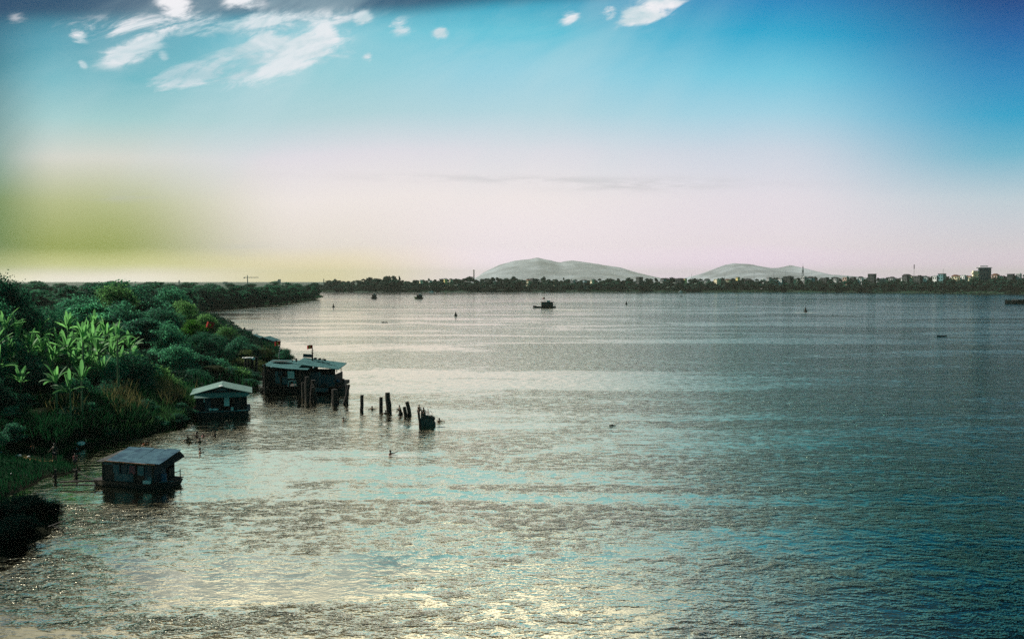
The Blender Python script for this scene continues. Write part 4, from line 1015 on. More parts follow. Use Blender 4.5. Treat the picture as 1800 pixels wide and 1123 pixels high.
MB().box((W/2,1.35,1.1),(.07,1.0,.9)).build('side_wall',M_walldark,r)
MB().box((W/2+.03,-.3,1.6),(.05,.7,.8)).build('window',M_glass,r)
for x,y in((-W/2+.05,fy),(W/2-.05,fy),(W/2-.05,Dp/2),(-W/2+.05,Dp/2),(-W/2+.95,fy),(-W/2+2.62,fy)): MB().box((x,y,1.55),(.12,.12,2.0)).build('post',M_wood,r)
rf=MB(); 
for k in range(4): # overlapping sheets
    x0=-W/2+.55+k*(W+.15)/4; x1=x0+(W+.15)/4+.06; dz=.05*(k%2)
    sheet(rf,[(x0,fy-.55,2.62+dz-.0*k),(x1,fy-.55,2.62+dz-.05),(x1-.25,Dp/2+.2,3.28+dz),(x0-.25,Dp/2+.2,3.30+dz)],.04)
rf.build('roof',M_roofblue,r)
sheet(MB(),[(-W/2-.35,fy-.35,2.48),(-W/2+.62,fy-.45,2.55),(-W/2+.4,Dp/2+.1,3.1),(-W/2-.35,Dp/2+.1,2.9)],.04).build('lean_to_roof',M_walldark,r)
MB().box((.45,fy-.58,2.56),(W-.1,.07,.12),ry=.02).build('rusty_fascia',M_rust,r)
sheet(MB(),[(W/2+.70,fy-.5,2.58),(W/2+1.05,fy-.2,2.15),(W/2+.95,Dp/2-.1,2.7),(W/2+.45,Dp/2+.1,3.2)],.03).build('awning',M_walldark,r)
MB().tube([(W/2+.8,-.9,.6),(W/2+.8,-.9,1.5)],.04,6).tube([(W/2+.8,1.2,.6),(W/2+.8,1.2,1.5)],.04,6).tube([(W/2+.8,-.9,1.35),(W/2+.8,1.2,1.35)],.04,6).build('railing',M_wood,r)
MB().box((W/2-.4,fy-.3,.75),(.5,.35,.3)).build('crate',M_white,r)
MB().tube([(W/2+.25,fy+.4,.66),(W/2+1.0,fy+1.3,.66)],.05,6).build('pole',M_wallpale,r)
# gangplank
a=at(104,848,.35); b_=r.location+Vector((-W/2-.4,-.9,.4))
g1=MB(); dv=(b_-a); nn=Vector((-dv.y,dv.x,0)).normalized()
g1.tube([a+nn*.15,a+dv*.5+Vector((0,0,.06)),b_+nn*.2],.07,6).tube([a-nn*.35+Vector((.4,0,-.1)),a+dv*.5-nn*.3+Vector((0,0,-.12)),b_-nn*.6+Vector((0,0,-.15))],.06,6).build('mooring_poles',M_wetwood); tag(bpy.data.objects['mooring_poles'],'two dark poles reaching from the shore to the nearest floating house','pole')
for i,(px,py,h) in enumerate([(97,843,.8),(134,840,.7)]):
    p=at(px,py); o=MB().tube([(0,0,-.5),(.03,0,h)],[.10,.08],7).tube([(-.2,0,.1),(.0,.05,.45),(.15,0,.15)],.06,5).build('stake',M_wetwood,loc=(p.x,p.y,0)); tag(o,['short dark stake under the mooring poles, nearer the bank','short dark stake in the water at the tip of the mud spit'][i],'stake')
# --- 2: hipped boathouse
p=at(371,735); r=empty('floating_house',(p.x+.3,p.y+2.8,0),R(17)); r.scale=(.88,.8,.93); tag(r,'floating house with a low pale green gable roof, moored at the reeds','houseboat')
W=6.0; Dp=5.6; fy=-Dp/2
MB().box((.1,0,.25),(W+.2,Dp+.2,.9)).build('hull',M_hull,r)
MB().box((.1,-.1,.76),(W+.7,Dp+.9,.08)).build('deck',M_wallpale,r)
MB().box((-W/2+.5,fy+.1,1.8),(1.0,.07,2.0)).build('front_panel',M_walldark,r)
MB().box((W/2-.9,fy+.1,1.8),(1.8,.07,2.0)).build('front_panel',M_walldark,r)
MB().box((-W/2+1.35,fy+.12,1.8),(.7,.05,2.0)).build('panel',M_wallblue,r)
MB().box((.62,fy+.06,2.05),(.65,.07,1.45)).build('white_door',M_white,r)
MB().box((-.55,fy+.5,1.8),(1.5,.05,2.0)).build('dark_doorway',M_black,r)
MB().box((-W/2+.95,fy-.05,2.3),(.10,.04,.9)).build('hanging_cloth',M_white,r)
MB().box((-W/2,0,1.8),(.07,Dp,2.0)).build('side_wall',M_walldark,r); MB().box((W/2,0,1.8),(.07,Dp,2.0)).build('side_wall',M_walldark,r); MB().box((0,Dp/2,1.8),(W-.1,.07,2.0)).build('rear_wall',M_walldark,r)
ez=2.85; rz_=3.75; ov=.7
rf=MB(); sheet(rf,[(-W/2-ov,fy-.5,ez),(0,fy-.5,rz_),(0,Dp/2+.5,rz_),(-W/2-ov,Dp/2+.5,ez)],.05); rf.build('roof_slope',M_roofteal2,r)
rf=MB(); sheet(rf,[(0.0,fy-.5,rz_),(W/2+ov,fy-.5,ez),(W/2+ov,Dp/2+.5,ez),(0.0,Dp/2+.5,rz_)],.05); rf.build('roof_slope',M_roofteal2,r)
MB().prism([(-W/2-.1,ez-.05),(W/2+.1,ez-.05),(0,rz_-.12)],fy-.12,fy-.04,'y').build('gable_panel',M_walldark,r)
sheet(MB(),[(-W/2-ov+.5,fy-1.35,ez-.30),(W/2+ov-.2,fy-1.35,ez-.30),(W/2+.1,fy-.14,ez+.12),(-W/2-.1,fy-.14,ez+.12)],.05).build('front_skirt_roof',M_roofteal2,r)
MB().tube([(-.6,fy-.16,ez+.42),(0,fy-.2,ez+.5),(.7,fy-.16,ez+.42)],[.02,.09,.02],6).build('gable_board',M_wallpale,r)
MB().ball((0,fy-.4,rz_+.03),(.3,.45,.09)).build('ridge_cap',M_white,r)
for x in(-W/2+.05,-.2,1.4,W/2-.05): MB().box((x,fy-.02,1.8),(.1,.1,2.0)).build('post',M_wood,r)
MB().ball((-.8,fy-.15,1.0),(.45,.18,.14)).ball((-1.35,fy-.15,1.02),(.2,.15,.18)).build('white_sacks',M_white,r)
MB().tube([(1.25,fy-.2,.82),(1.25,fy-.2,1.2)],[.16,.2],10).build('bucket',M_white,r)
MB().ball((-W/2-.1,fy+.2,.95),(.35,.3,.5)).build('red_bundle',mat('maroon_cloth',(.22,.05,.05),.9,.3,4),r)
MB().box((W/2-.5,fy-.45,.82),(1.2,.12,.05)).build('plank',M_white,r)
# --- 3: big boathouse with two roofs
p=at(530,692); S=115.0; r=empty('boathouse',(p.x,p.y+2.5,0),R(-3)); r.scale=(1,1,.93); tag(r,'largest boathouse with two low teal roofs and a flag mast, behind old pilings','houseboat')
u=p.y/FPX   # metres per photo pixel at this distance
def X(px): return (px-530)*u
def rad_(px): return X(px)
L0,L1=X(466),X(590)
hull_mb(L1-L0+2.2,4.6,.7,bow=.10,sheer=.3,draft=.4).build('hull',M_hull,r,loc=((L0+L1)/2+.3,0,0),rz=R(180))
MB().box(((L0+L1)/2,0,.98),(L1-L0,4.4,.1)).build('deck',M_wood,r)
fy=-2.1
# left cabin: dark posts, pale panels
for px in(467,481,494,508,524,545): MB().box((X(px),fy,2.35),(.28,.2,2.8)).build('post',M_wood,r)
MB().box((X(474),fy+.1,2.1),(.9,.08,2.1)).build('panel',M_walldark,r)
MB().box((X(487),fy+.05,1.95),(.62,.07,1.0)).build('pale_panel',M_wallpale,r)
for a_,b_2 in((496,.32),(503,.62)): MB().box((X(a_),fy+.04,1.85),(b_2,.07,1.15)).build('pale_panel',M_wallpale,r)
MB().box((X(487),fy+.12,1.2),(2.6,.06,.6)).build('low_wall',M_walldark,r)
MB().box((X(505),2.1,2.2),(X(545)-X(466),.08,2.5)).build('rear_wall',M_walldark,r)
MB().box((X(466),0,2.0),(.08,4.1,2.2)).build('side_wall',M_walldark,r)
MB().box((X(535),fy+.06,2.3),(1.7,.08,2.7)).build('panel',M_walldark,r)
MB().box((X(553),fy+.0,2.0),(1.3,.08,2.2)).build('panel',M_wallblue,r)
MB().box((X(563),fy+.1,2.0),(.25,.08,2.1)).build('pale_post',M_wallpale,r)
MB().box((X(577),fy+.05,1.9),(1.9,.08,1.7)).build('cabin_wall',mat('blue_cabin',(.035,.075,.10),.7,.3,3),r)
MB().box((X(590),0,1.9),(.08,4.0,1.7)).build('cabin_wall',M_walldark,r)
MB().box((X(560),2.1,2.0),(2.5,.08,2.2)).build('rear_wall',M_walldark,r)
for px in(567,574,580,588): MB().box((X(px),fy,3.05),(.09,.09,1.0)).box((X(px),1.9,3.1),(.09,.09,1.0)).build('mullion',M_wood,r)
# dark strip built in place of the shade under the eaves: valance
MB().box((X(503),fy-.1,3.62),(X(545)-X(462),.06,.22)).build('eave_shade_strip',M_walldark,r)
# left roof: long leaf-shaped sheet
rf=MB(); n=10; top=[];bot=[]
for k in range(n+1):
    t=k/n; x=X(461)+(X(548)-X(461))*t
    yf=fy-.2-1.6*min(1,t*1.6); yb=1.2+1.4*math.sin(math.pi*min(1,t*.9+.12))**.5; zf=4.05-.42*t**.8*1.0; zb=4.45-.25*t
    top.append((x,yf,zf)); bot.append((x,yb,zb))
for k in range(n): sheet(rf,[top[k],top[k+1],bot[k+1],bot[k]],.06)
rf.build('left_roof',M_roofteal,r)
MB().ball((X(484),.2,4.42),(1.5,.8,.05)).build('roof_tarp',M_hull,r)
rf=MB(); sheet(rf,[(X(520),fy-.5,4.35),(X(600),fy-.9,3.62),(X(597),2.6,3.95),(X(517),2.6,4.75)],.07).build('right_roof',M_roofteal,r)
MB().box((X(526),2.2,5.05),(1.4,.12,.5),ry=.06).build('roof_board',M_wallblue,r)
MB().box((X(512),.2,4.6),(.12,.4,.5),rx=.3).ball((X(505),.2,4.45),(.12,.1,.1)).build('roof_lamp',M_black,r)
for px,z in((543,4.75),(551,4.66),(560,4.55)): MB().ball((X(px),1.2,z),(.25,.3,.16)).build('roof_bundle',M_hull,r)
MB().tube([(X(558),.5,4.2),(X(558),.5,4.75),(X(561),.5,4.8)],.06,6).build('stove_pipe',M_metal,r)
MB().ball((X(556),fy-1.0,3.85),.13).build('lamp_bulb',M_white,r); MB().ball((X(483),fy-1.5,3.95),.09).build('lamp_bulb',M_white,r)
# mast with flag
MB().tube([(X(538.5),1.0,4.3),(X(538.5),1.0,6.75)],[.11,.05],7).tube([(X(535),1.0,5.95),(X(542),1.0,5.95)],.03,5).tube([(X(536),1.0,5.6),(X(541),1.0,5.6)],.03,5).build('flag_mast',M_wood,r); flag(r,.75,.55,(X(538.5),1.0,6.78))
# bow deck right with rail
MB().box((X(597),0,1.35),(1.2,3.0,.5)).build('bow_deck',M_hull,r); MB().tube([(X(602),-1.2,1.4),(X(602.5),-1.2,2.05)],[.12,.16],7).build('bollard',M_hull,r)
# white chair on the deck
def chair(loc,rz,lab):
    c=empty('chair',loc,rz); 
    MB().box((0,0,.46),(.62,.5,.05)).build('seat',M_white,c)
    q=MB().box((0,.26,.95),(.62,.05,.6),rx=-.08); q.build('backrest',M_white,c)
    for sx in(-1,1):
        for sy in(-1,1): MB().tube([(sx*.31,sy*.24,0),(sx*.25,sy*.2,.46)],.035,6).build('leg',M_white,c)
        MB().box((sx*.3,.02,.68),(.05,.48,.04)).build('armrest',M_white,c)
    return tag(c,lab,'chair')
ct=r.matrix_world; bpy.context.view_layer.update(); ct=r.matrix_world
cp=ct@Vector((X(515),fy-.35,1.03)); c=chair(cp,R(170),'white plastic chair on the deck of the largest boathouse'); c.scale=(1.5,1.3,1.7)
cp=ct@Vector((X(565),fy-.65,.8)); o=hull_mb(2.2,.8,.35,bow=.4,sheer=.2,draft=.1).build('dinghy',M_wallpale,loc=(cp.x,cp.y,.45),rz=R(5)); tag(o,'small pale dinghy slung against the right end of the largest boathouse','boat')
# striped pole with flag left of that roof
p=at(491,684); D3=p.y+3
a=atD(490,632,D3); t_=atD(493,599,D3)
r=empty('flagpole',(a.x,D3,.0)); tag(r,'slim pole with pale rings carrying a red flag left of the teal roofs','flagpole')
MB().tube([(0,0,-.5),(0,0,a.z),(t_.x-a.x,0,t_.z)],[.07,.06,.05],6).build('pole',M_wood,r)
for k in range(5): MB().ball((.05+(t_.x-a.x)*k*.12,0,a.z+.35+k*.32),.09,6,4).build('ring',M_white,r)
flag(r,.85,.62,(t_.x-a.x,0,t_.z))
# flag among the trees
t_=atD(377,567,158); r=empty('flagpole',(t_.x,158,ground(t_.x,158)),0); H=t_.z-r.location.z; tag(r,'red flag on a thin pole rising out of the bank trees','flagpole')
MB().tube([(0,0,0),(0,0,H)],.05,6).build('pole',M_wood,r); f=flag(r,1.35,1.15,(0,0,H)); f.rotation_euler=(0,R(18),0)
# --- roofs behind the bank tip
def backhouse(px,py,wpx,Dm,kind,label,hz):
    p=atD(px,py,Dm); r=empty('floating_house',(p.x,Dm,0),R(hz)); w=wpx*Dm/FPX; H=p.z; d=w*.9
    MB().box((0,0,.2),(w*1.05,d*1.05,.8)).build('hull',M_hull,r)
    hw=H-(.3 if kind=='flat' else w*.2)
    MB().box((0,0,hw/2+.3),(w*.9,d*.85,hw-.6)).build('wall',M_walldark if kind!='flat' else M_wallpale,r)
    if kind=='flat': sheet(MB(),[(-w*.6,-d*.6,hw+.15),(w*.6,-d*.6,hw),(w*.55,d*.6,hw+.45),(-w*.55,d*.6,hw+.45)],.12).build('roof',M_walldark,r)
    else:
        sheet(MB(),[(-w*.58,-d*.55,hw),(0,-d*.55,H),(0,d*.55,H),(-w*.58,d*.55,hw)],.1).build('roof_slope',M_roofteal,r)
        sheet(MB(),[(0,-d*.55,H),(w*.58,-d*.55,hw),(w*.58,d*.55,hw),(0,d*.55,H)],.1).build('roof_slope',M_roofteal,r)
        MB().prism([(-w*.45,hw-.1),(w*.45,hw-.1),(0,H-.15)],-d*.45,-d*.4,'y').build('gable',M_wallpale,r)
    for k in(-.25,.05,.3): MB().box((w*k,-d*.43,hw*.55),(w*.12,.05,hw*.3)).build('window',M_glass,r)
    return tag(r,label,'houseboat','roofs showing behind the bank trees')
backhouse(433,580.5,18,232,'flat','flat-roofed pale cabin, farthest of the roofs behind the bank',0)
backhouse(446,588,36,205,'gable','wide gabled boathouse half hidden by the bank trees',8)
backhouse(468,591.5,34,190,'gable','dark gabled boathouse left of the pole with pale rings',-6)
# ------------------------------------------------------------------ pilings
def piling(px,yb,yt,w,label,dxt=0,D=None,parts=True,sq=False):
    p=at(px,yb); t=atD(px+dxt,yt,p.y); h=t.z; ww=w*p.y/FPX/2
    q=MB(); K=5; pts=[]; rr=[]
    random.seed(int(px*7+yb))
    for k in range(K+1):
        s=k/K; pts.append(((t.x-p.x)*s+random.uniform(-.04,.04),random.uniform(-.03,.03),-1.0+(h+1.0)*s)); rr.append(ww*(1.12-.2*s)*random.uniform(.93,1.07))
    q.tube(pts,rr,9); o=q.build('piling',M_wetwood,loc=(p.x,p.y,0),smooth=False)
    return tag(o,label,'piling','old pilings of the ruined jetty')
PL=[(540,706,662,8,'thick piling under the middle of the largest boathouse',0),(552,704,668,8,'piling right of the thick middle piling',-2),(546,705,676,6,'short piling leaning between the two middle ones',3),(535,700,672,6,'stubby piling at the left of the thick middle piling',-3),(557,706,680,7,'short piling slanting left beside the middle pilings',-7),(530,694,656,8,'leftmost piling in front of the largest boathouse',0),
(588,711,684,11,'thick square-cut piling at the right end of the largest boathouse',0),(601,711,676,5,'thin slanting piling, top leaning right over the water',13),(610,710,676,5,'upright piling that the slanting one crosses',0),
(596,710,704,5,'stub of a broken piling at the foot of the slanting one',-3),(636,723,694,6.5,'lone straight piling in the gap, evenly cut',0),(669,724,698,6.5,'straight piling right of the lone one',1),(685,726,690,9.5,'tallest bent piling with a forked top',-4),
(715,731,715,7,'short piling leaning left at the pair',-4),(724,731,706,7,'longer leaning piling of the pair',-9),(740,752,722,4.5,'slim piling carrying a perched swimmer beside the concrete block',-4),
(432,662,630,4,'thin standing post, leftmost of four behind the bank tongue',-1),(438,664,628,4,'second standing post behind the bank tongue',-2),(444,664,629,5,'third standing post behind the bank tongue',-1),(450,664,627,5,'rightmost standing post behind the bank tongue',1),
(466,692,640,5,'piling at the left end of the largest boathouse',-1),(474,690,645,9,'bulky piling cluster at the left corner of the largest boathouse',0),(463,690,655,3,'thin piling outermost at the left corner',-1),(484,690,660,5,'piling left of the pale panels of the boathouse',0)]
for px,yb,yt,w,lab,dx in PL: piling(px,yb,yt,w,lab,dx)
p=at(458,690); o=MB().tube([(-1.1,0,.9),(.2,0,.0),(.9,0,-.4)],.12,7).build('fallen_piling',M_wetwood,loc=(p.x,p.y,0)); tag(o,'fallen piling lying aslant in the water left of the boathouse','piling')
t_=atD(437,629,at(438,664).y-.5); o=MB().ball((0,0,0),(.75,.4,.14)).ball((.7,0,-.1),(.3,.3,.25)).ball((-.75,0,0),(.25,.3,.12)).build('cloth_bundle',M_white,loc=(t_.x,t_.y,t_.z),smooth=True); tag(o,'pale cloth draped over the standing post tops','cloth')
# concrete stub with reinforcing bars
p=at(750,748); r=empty('concrete_pier',(p.x,p.y,0)); tag(r,'broken concrete pier end with bent reinforcing bars, last in the jetty line','ruin')
bm=MB(); bm.loft([[(-.62,-.5,-.8),(.9,-.5,-.8),(.9,.5,-.8),(-.62,.5,-.8)],[(-.6,-.5,.5),(.95,-.5,.2),(.9,.5,.2),(-.6,.5,.5)],[(-.55,-.4,1.15),(.62,-.42,.75),(.6,.4,.8),(-.5,.4,1.2)]]).box((.55,-.1,.75),(.5,.5,.5),.4,.3,.5).box((-.35,0,1.2),(.45,.5,.4),.2,.4,.2).box((.1,-.3,.95),(.4,.3,.35),.7,.2,.3).build('block',M_concrete,r)
q=MB()
random.seed(4)
for k in range(9):
    x=-.4+k*.11; q.tube([(x,random.uniform(-.3,.3),1.0-k*.04),(x-.05+random.uniform(-.1,.2),0,1.3),(x-.25+random.uniform(-.1,.35),0,1.6+random.uniform(-.1,.25))],.02,4)
q.build('rebar',M_rust,r)
# ------------------------------------------------------------------ people
M_skin=mat('skin',(.17,.09,.06),.6,.12,8); M_hair=mat('hair',(.012,.010,.009),.6,.2,20); M_shorts=mat('dark_shorts',(.02,.025,.035),.8,.2,8); M_top=mat('dark_top',(.015,.02,.03),.8,.2,8)  # skin darkened: backlit shade put into its colour
M_pink=mat('pink_shirt',(.45,.10,.12),.8,.15,8); M_tan=mat('tan_shirt',(.55,.36,.20),.8,.15,8)
def skin_mesh(name, V, E, rad, m, sub=1):
    me=bpy.data.meshes.new(name); me.from_pydata([tuple(v) for v in V],E,[]); ob=bpy.data.objects.new(name,me); COL.objects.link(ob)
    md=ob.modifiers.new('s','SKIN'); 
    if not me.skin_vertices: me.attributes.new('skin','FLOAT','POINT') if False else None
    for i,r_ in enumerate(rad): me.skin_vertices[0].data[i].radius=(r_,r_)
    me.skin_vertices[0].data[0].use_root=True
    s=ob.modifiers.new('u','SUBSURF'); s.levels=sub; s.render_levels=sub
    dg=bpy.context.evaluated_depsgraph_get(); nm=bpy.data.meshes.new_from_object(ob.evaluated_get(dg)); nm.materials.clear(); nm.materials.append(m)
    nm.polygons.foreach_set('use_smooth',[True]*len(nm.polygons)); bpy.data.objects.remove(ob); return nm
def person(loc, rz, pose, label, sc=1.0, top=None, shorts=M_shorts, hair=True):
    """joints in metres for a 1.62 m figure facing -Y"""
    J={'pel':(0,0,.90),'wst':(0,0,1.05),'chs':(0,-.01,1.25),'nk':(0,0,1.40),'hd0':(0,-.01,1.47),'hd':(0,-.02,1.55),'crn':(0,0,1.61)}
    for s_,n_ in((-1,'L'),(1,'R')):
        J['sh'+n_]=(s_*.17,0,1.34); J['el'+n_]=(s_*.24,.02,1.08); J['wr'+n_]=(s_*.26,-.04,.84)
        J['hp'+n_]=(s_*.09,0,.86); J['kn'+n_]=(s_*.10,-.02,.48); J['an'+n_]=(s_*.11,.02,.08); J['to'+n_]=(s_*.13,-.14,.03)
    J.update(pose)
    J={k:Vector(v) for k,v in J.items()}
    names=['pel','wst','chs','nk','hd0','hd','crn']; rad={'pel':.125,'wst':.105,'chs':.125,'nk':.055,'hd0':.062,'hd':.088,'crn':.045}
    E=[('pel','wst'),('wst','chs'),('chs','nk'),('nk','hd0'),('hd0','hd'),('hd','crn')]
    for n_ in'LR':
        for a_,b_,r_ in(('chs','sh',.060),('sh','el',.042),('el','wr',.028)): E.append((a_+('' if a_=='chs' else n_),b_+n_)); names.append(b_+n_); rad[b_+n_]=r_
        for a_,b_,r_ in(('pel','hp',.095),('hp','kn',.060),('kn','an',.038),('an','to',.032)): E.append((a_+('' if a_=='pel' else n_),b_+n_)); names.append(b_+n_); rad[b_+n_]=r_
        w=J['wr'+n_]; d=(w-J['el'+n_]).normalized(); sd=d.cross(Vector((0,1,.2))).normalized(); J['pm'+n_]=w+d*.07; names.append('pm'+n_); rad['pm'+n_]=.030; E.append(('wr'+n_,'pm'+n_))
        for f_ in range(4):
            o_=sd*(-.027+.018*f_); ln=(.062,.075,.070,.052)[f_]; k1='f%d%s'%(f_,n_); k2='g%d%s'%(f_,n_)
            J[k1]=J['pm'+n_]+o_+d*.035; J[k2]=J['pm'+n_]+o_*1.15+d*(.035+ln*.8)+Vector((0,-.018,0)); names+=[k1,k2]; rad[k1]=.009; rad[k2]=.007; E+=[('pm'+n_,k1),(k1,k2)]
        k='t'+n_; J[k]=w+d*.06+sd*-.055+Vector((0,-.02,0)); names.append(k); rad[k]=.010; E.append(('wr'+n_,k))
    hd=J['hd']; J['nose']=hd+Vector((0,-.10,-.01)); names.append('nose'); rad['nose']=.014; E.append(('hd','nose'))
    ix={n_:i for i,n_ in enumerate(names)}
    r=empty('person',loc,rz); r.scale=(sc,)*3; tag(r,label,'person','people bathing and resting by the river')
    me=skin_mesh('body',[J[n_] for n_ in names],[(ix[a_],ix[b_]) for a_,b_ in E],[rad[n_] for n_ in names],M_skin)
    b=bpy.data.objects.new('body',me); COL.objects.link(b); b.parent=r
    q=MB()
    for s_ in(-1,1): q.ball(hd+Vector((s_*.032,-.078,.012)),.012,6,4); q.ball(hd+Vector((s_*.088,.0,-.005)),(.012,.022,.032),6,4)
    q.ball(hd+Vector((0,-.082,-.048)),(.025,.008,.007),6,4); q.build('face_features',M_hair,b)
    if hair: MB().ball(hd+Vector((0,.018,.030)),(.098,.100,.085),12,8).build('hair',M_hair,r,smooth=True)
    def cloth(nm,keys,ed,k,m_):
        i2={n_:i for i,n_ in enumerate(keys)}
        me=skin_mesh(nm,[J2[n_] for n_ in keys],[(i2[a_],i2[b_]) for a_,b_ in ed],[R2[n_] for n_ in keys],m_); o=bpy.data.objects.new(nm,me); COL.objects.link(o); o.parent=r
    J2=dict(J); R2={k:v*1.16 for k,v in rad.items()}
    for n_ in'LR': J2['th'+n_]=J['hp'+n_].lerp(J['kn'+n_],.6); R2['th'+n_]=.088
    if shorts: cloth('shorts',['pel','hpL','thL','hpR','thR'],[('pel','hpL'),('hpL','thL'),('pel','hpR'),('hpR','thR')],1.15,shorts)
    if top:
        for n_ in'LR': J2['ua'+n_]=J['sh'+n_].lerp(J['el'+n_],.5); R2['ua'+n_]=.060
        cloth('shirt',['wst','pel','chs','shL','uaL','shR','uaR'],[('wst','pel'),('wst','chs'),('chs','shL'),('shL','uaL'),('chs','shR'),('shR','uaR')],1.1,top)
    return r
SWIM=dict(elL=(-.36,-.16,1.26),wrL=(-.30,-.38,1.33),elR=(.38,-.10,1.24),wrR=(.42,-.32,1.30),knL=(-.12,.30,.62),anL=(-.12,.62,.45),toL=(-.12,.74,.38),knR=(.12,.22,.60),anR=(.12,.52,.38),toR=(.12,.64,.30))
STROKE=dict(SWIM,elR=(.45,-.05,1.30),wrR=(.70,-.14,1.38))
SIT=dict(pel=(0,.0,.16),wst=(0,-.02,.32),chs=(0,-.08,.52),nk=(0,-.10,.68),hd0=(0,-.13,.75),hd=(0,-.15,.83),crn=(0,-.13,.89),hpL=(-.09,-.02,.15),knL=(-.16,-.38,.42),anL=(-.14,-.46,.08),toL=(-.15,-.60,.03),hpR=(.09,-.02,.15),knR=(.16,-.38,.42),anR=(.14,-.46,.08),toR=(.15,-.60,.03),
    shL=(-.17,-.08,.61),elL=(-.24,-.26,.44),wrL=(-.10,-.44,.46),shR=(.17,-.08,.61),elR=(.24,-.26,.44),wrR=(.10,-.44,.46))
HIPS=dict(elL=(-.36,.04,1.14),wrL=(-.48,-.04,.95),elR=(.33,.05,1.12),wrR=(.22,-.09,.98),knL=(-.12,-.02,.48),anL=(-.15,.02,.08),toL=(-.20,-.13,.03),anR=(.14,.02,.08),toR=(.19,-.13,.03))
CROUCH=dict(SIT,elR=(.28,-.2,.42),wrR=(.30,-.40,.22))
def swimmer(px,py,label,rz=0.0,pose=SWIM,top=None,up=1.27):
    p=at(px,py); return person((p.x,p.y,-up),rz,pose,label,1.0,top,None)
g_=on_ground(96.5,813); person((g_.x,g_.y,g_.z-.02),R(-15),HIPS,'person in a dark top and shorts standing on the beach with arms spread down',.98,M_top)
g_=on_ground(132.5,822); person((g_.x,g_.y,max(g_.z,-.05)-.02),R(40),{},'smaller person in a dull pink shirt standing at the tip of the mud spit',.72,M_pink)
g_=on_ground(57,792.5); person((g_.x,g_.y,g_.z-.02),R(50),CROUCH,'person in orange crouching on the dark slope',.72,M_orange)
g_=on_ground(151,780.5); person((g_.x,g_.y,g_.z-.02),R(-40),CROUCH,'person in tan crouching by the white bag at the waterline',.85,M_tan)
for px,py,lab,rz,po,tp in [(330,773.5,'swimmer with head and shoulders out, left front of the bathing group',20,STROKE,None),(331.5,778,'swimmer in orange, lowest left of the bathing group',160,SWIM,M_orange),(346,768,'swimmer standing chest-high, third from the right of the bathing group',-30,SWIM,M_top),
 (357,767.5,'swimmer with reddish shirt in the middle of the bathing group',80,SWIM,M_pink),(351,777,'dark-haired swimmer in front centre of the bathing group',10,STROKE,None),(378,767,'rightmost swimmer of the bathing group, highest out of the water',-60,SWIM,M_top),(351,795,'lone swimmer below the bathing group',100,STROKE,None),
 (256,782,'swimmer in orange and yellow by the roof of the nearest floating house',30,SWIM,M_orange),(603,740,'swimmer alone left below the lone straight piling',90,STROKE,None),(654,719.5,'swimmer between the lone piling and its right neighbour',-20,STROKE,None),
 (678,727,'swimmer holding on to the tallest bent piling',0,SWIM,None),(686,799,'far-off lone swimmer in mid water below the jetty line',60,STROKE,None),(772,741,'swimmer just right of the concrete pier',40,SWIM,None)]:
    swimmer(px,py,lab,R(rz),po,tp,1.12 if 'highest' in lab or 'chest' in lab else 1.24)
p=at(704,729); person((p.x,p.y,.28),R(-60),SIT,'person sitting on the old stub left of the leaning pair of pilings',.9); 
o=MB().tube([(0,0,-.8),(0.02,.02,.30)],[.3,.24],9).tube([(-.5,-.1,-.2),(.1,-.1,.12)],.12,6).build('stump',M_wetwood,loc=(p.x,p.y+.05,0)); tag(o,'low stump on which a person sits left of the leaning pair','stump')
p=at(740,752); t_=atD(736,724,p.y); person((t_.x,p.y,t_.z-.02),R(30),SIT,'person perched on the slim piling by the concrete pier',.85)
p=at(746,748); person((p.x-.05,p.y+.1,1.05),R(-20),dict(SIT,elR=(.3,-.1,.5),wrR=(.42,-.2,.35)),'person sitting highest on the broken concrete pier',.95)
# ------------------------------------------------------------------ small things on the beach
random.seed(9)
def litter(px,py,s,label,m=None):
    g_=on_ground(px,py); q=MB(); K=5
    rings=[]
    for i in range(K+1):
        a=-math.pi/2+math.pi*i/K; c=max(.05,math.cos(a)); rings.append([(s*c*math.cos(2*math.pi*j/9)*random.uniform(.7,1.2),s*.7*c*math.sin(2*math.pi*j/9)*random.uniform(.7,1.2),s*.5*(math.sin(a)+1)) for j in range(9)])
    q.loft(rings); o=q.build('plastic_bag',m or M_white,loc=(g_.x,g_.y,g_.z),rz=random.uniform(0,3)); tag(o,label,'bag','white bags littering the beach')
for px,py,s,lab in [(2,768,.22,'white bag at the left edge of the beach'),(7,761,.14,'small white bag above the one at the left edge'),(20,767,.18,'white bag standing upright near the driftwood branch'),(17,773,.13,'small bag at the end of the branch'),(26,771,.22,'wide white bag right of the upright one'),
 (31,776,.22,'brightest white bag at the lower end of the litter trail'),(43,782,.2,'white bag alone between the trail and the person in orange'),(2,796,.12,'small bag low at the left edge'),(26,803,.12,'small bag left of the sandy patch'),(33,803,.22,'flat white bag at the left end of the sandy patch'),(51,804,.16,'thin pale bag above the sandy patch'),(20,833,.09,'speck-like bag on the dark slope in front'),(48,836,.09,'second speck-like bag on the dark slope in front'),(134,790,.12,'tiny bag between the pink shirt person and the white bag')]: litter(px,py,s,lab)
litter(142,783.5,.42,'big pointed white bag beside the person in tan')
a=on_ground(-2,764); b_=on_ground(16,770); o=MB().tube([a+Vector((0,0,.1)),a.lerp(b_,.5)+Vector((0,0,.45)),b_+Vector((0,0,.05))],[.03,.03,.02],5).build('branch',M_bark); tag(o,'thin bent dry branch among the bags','branch')
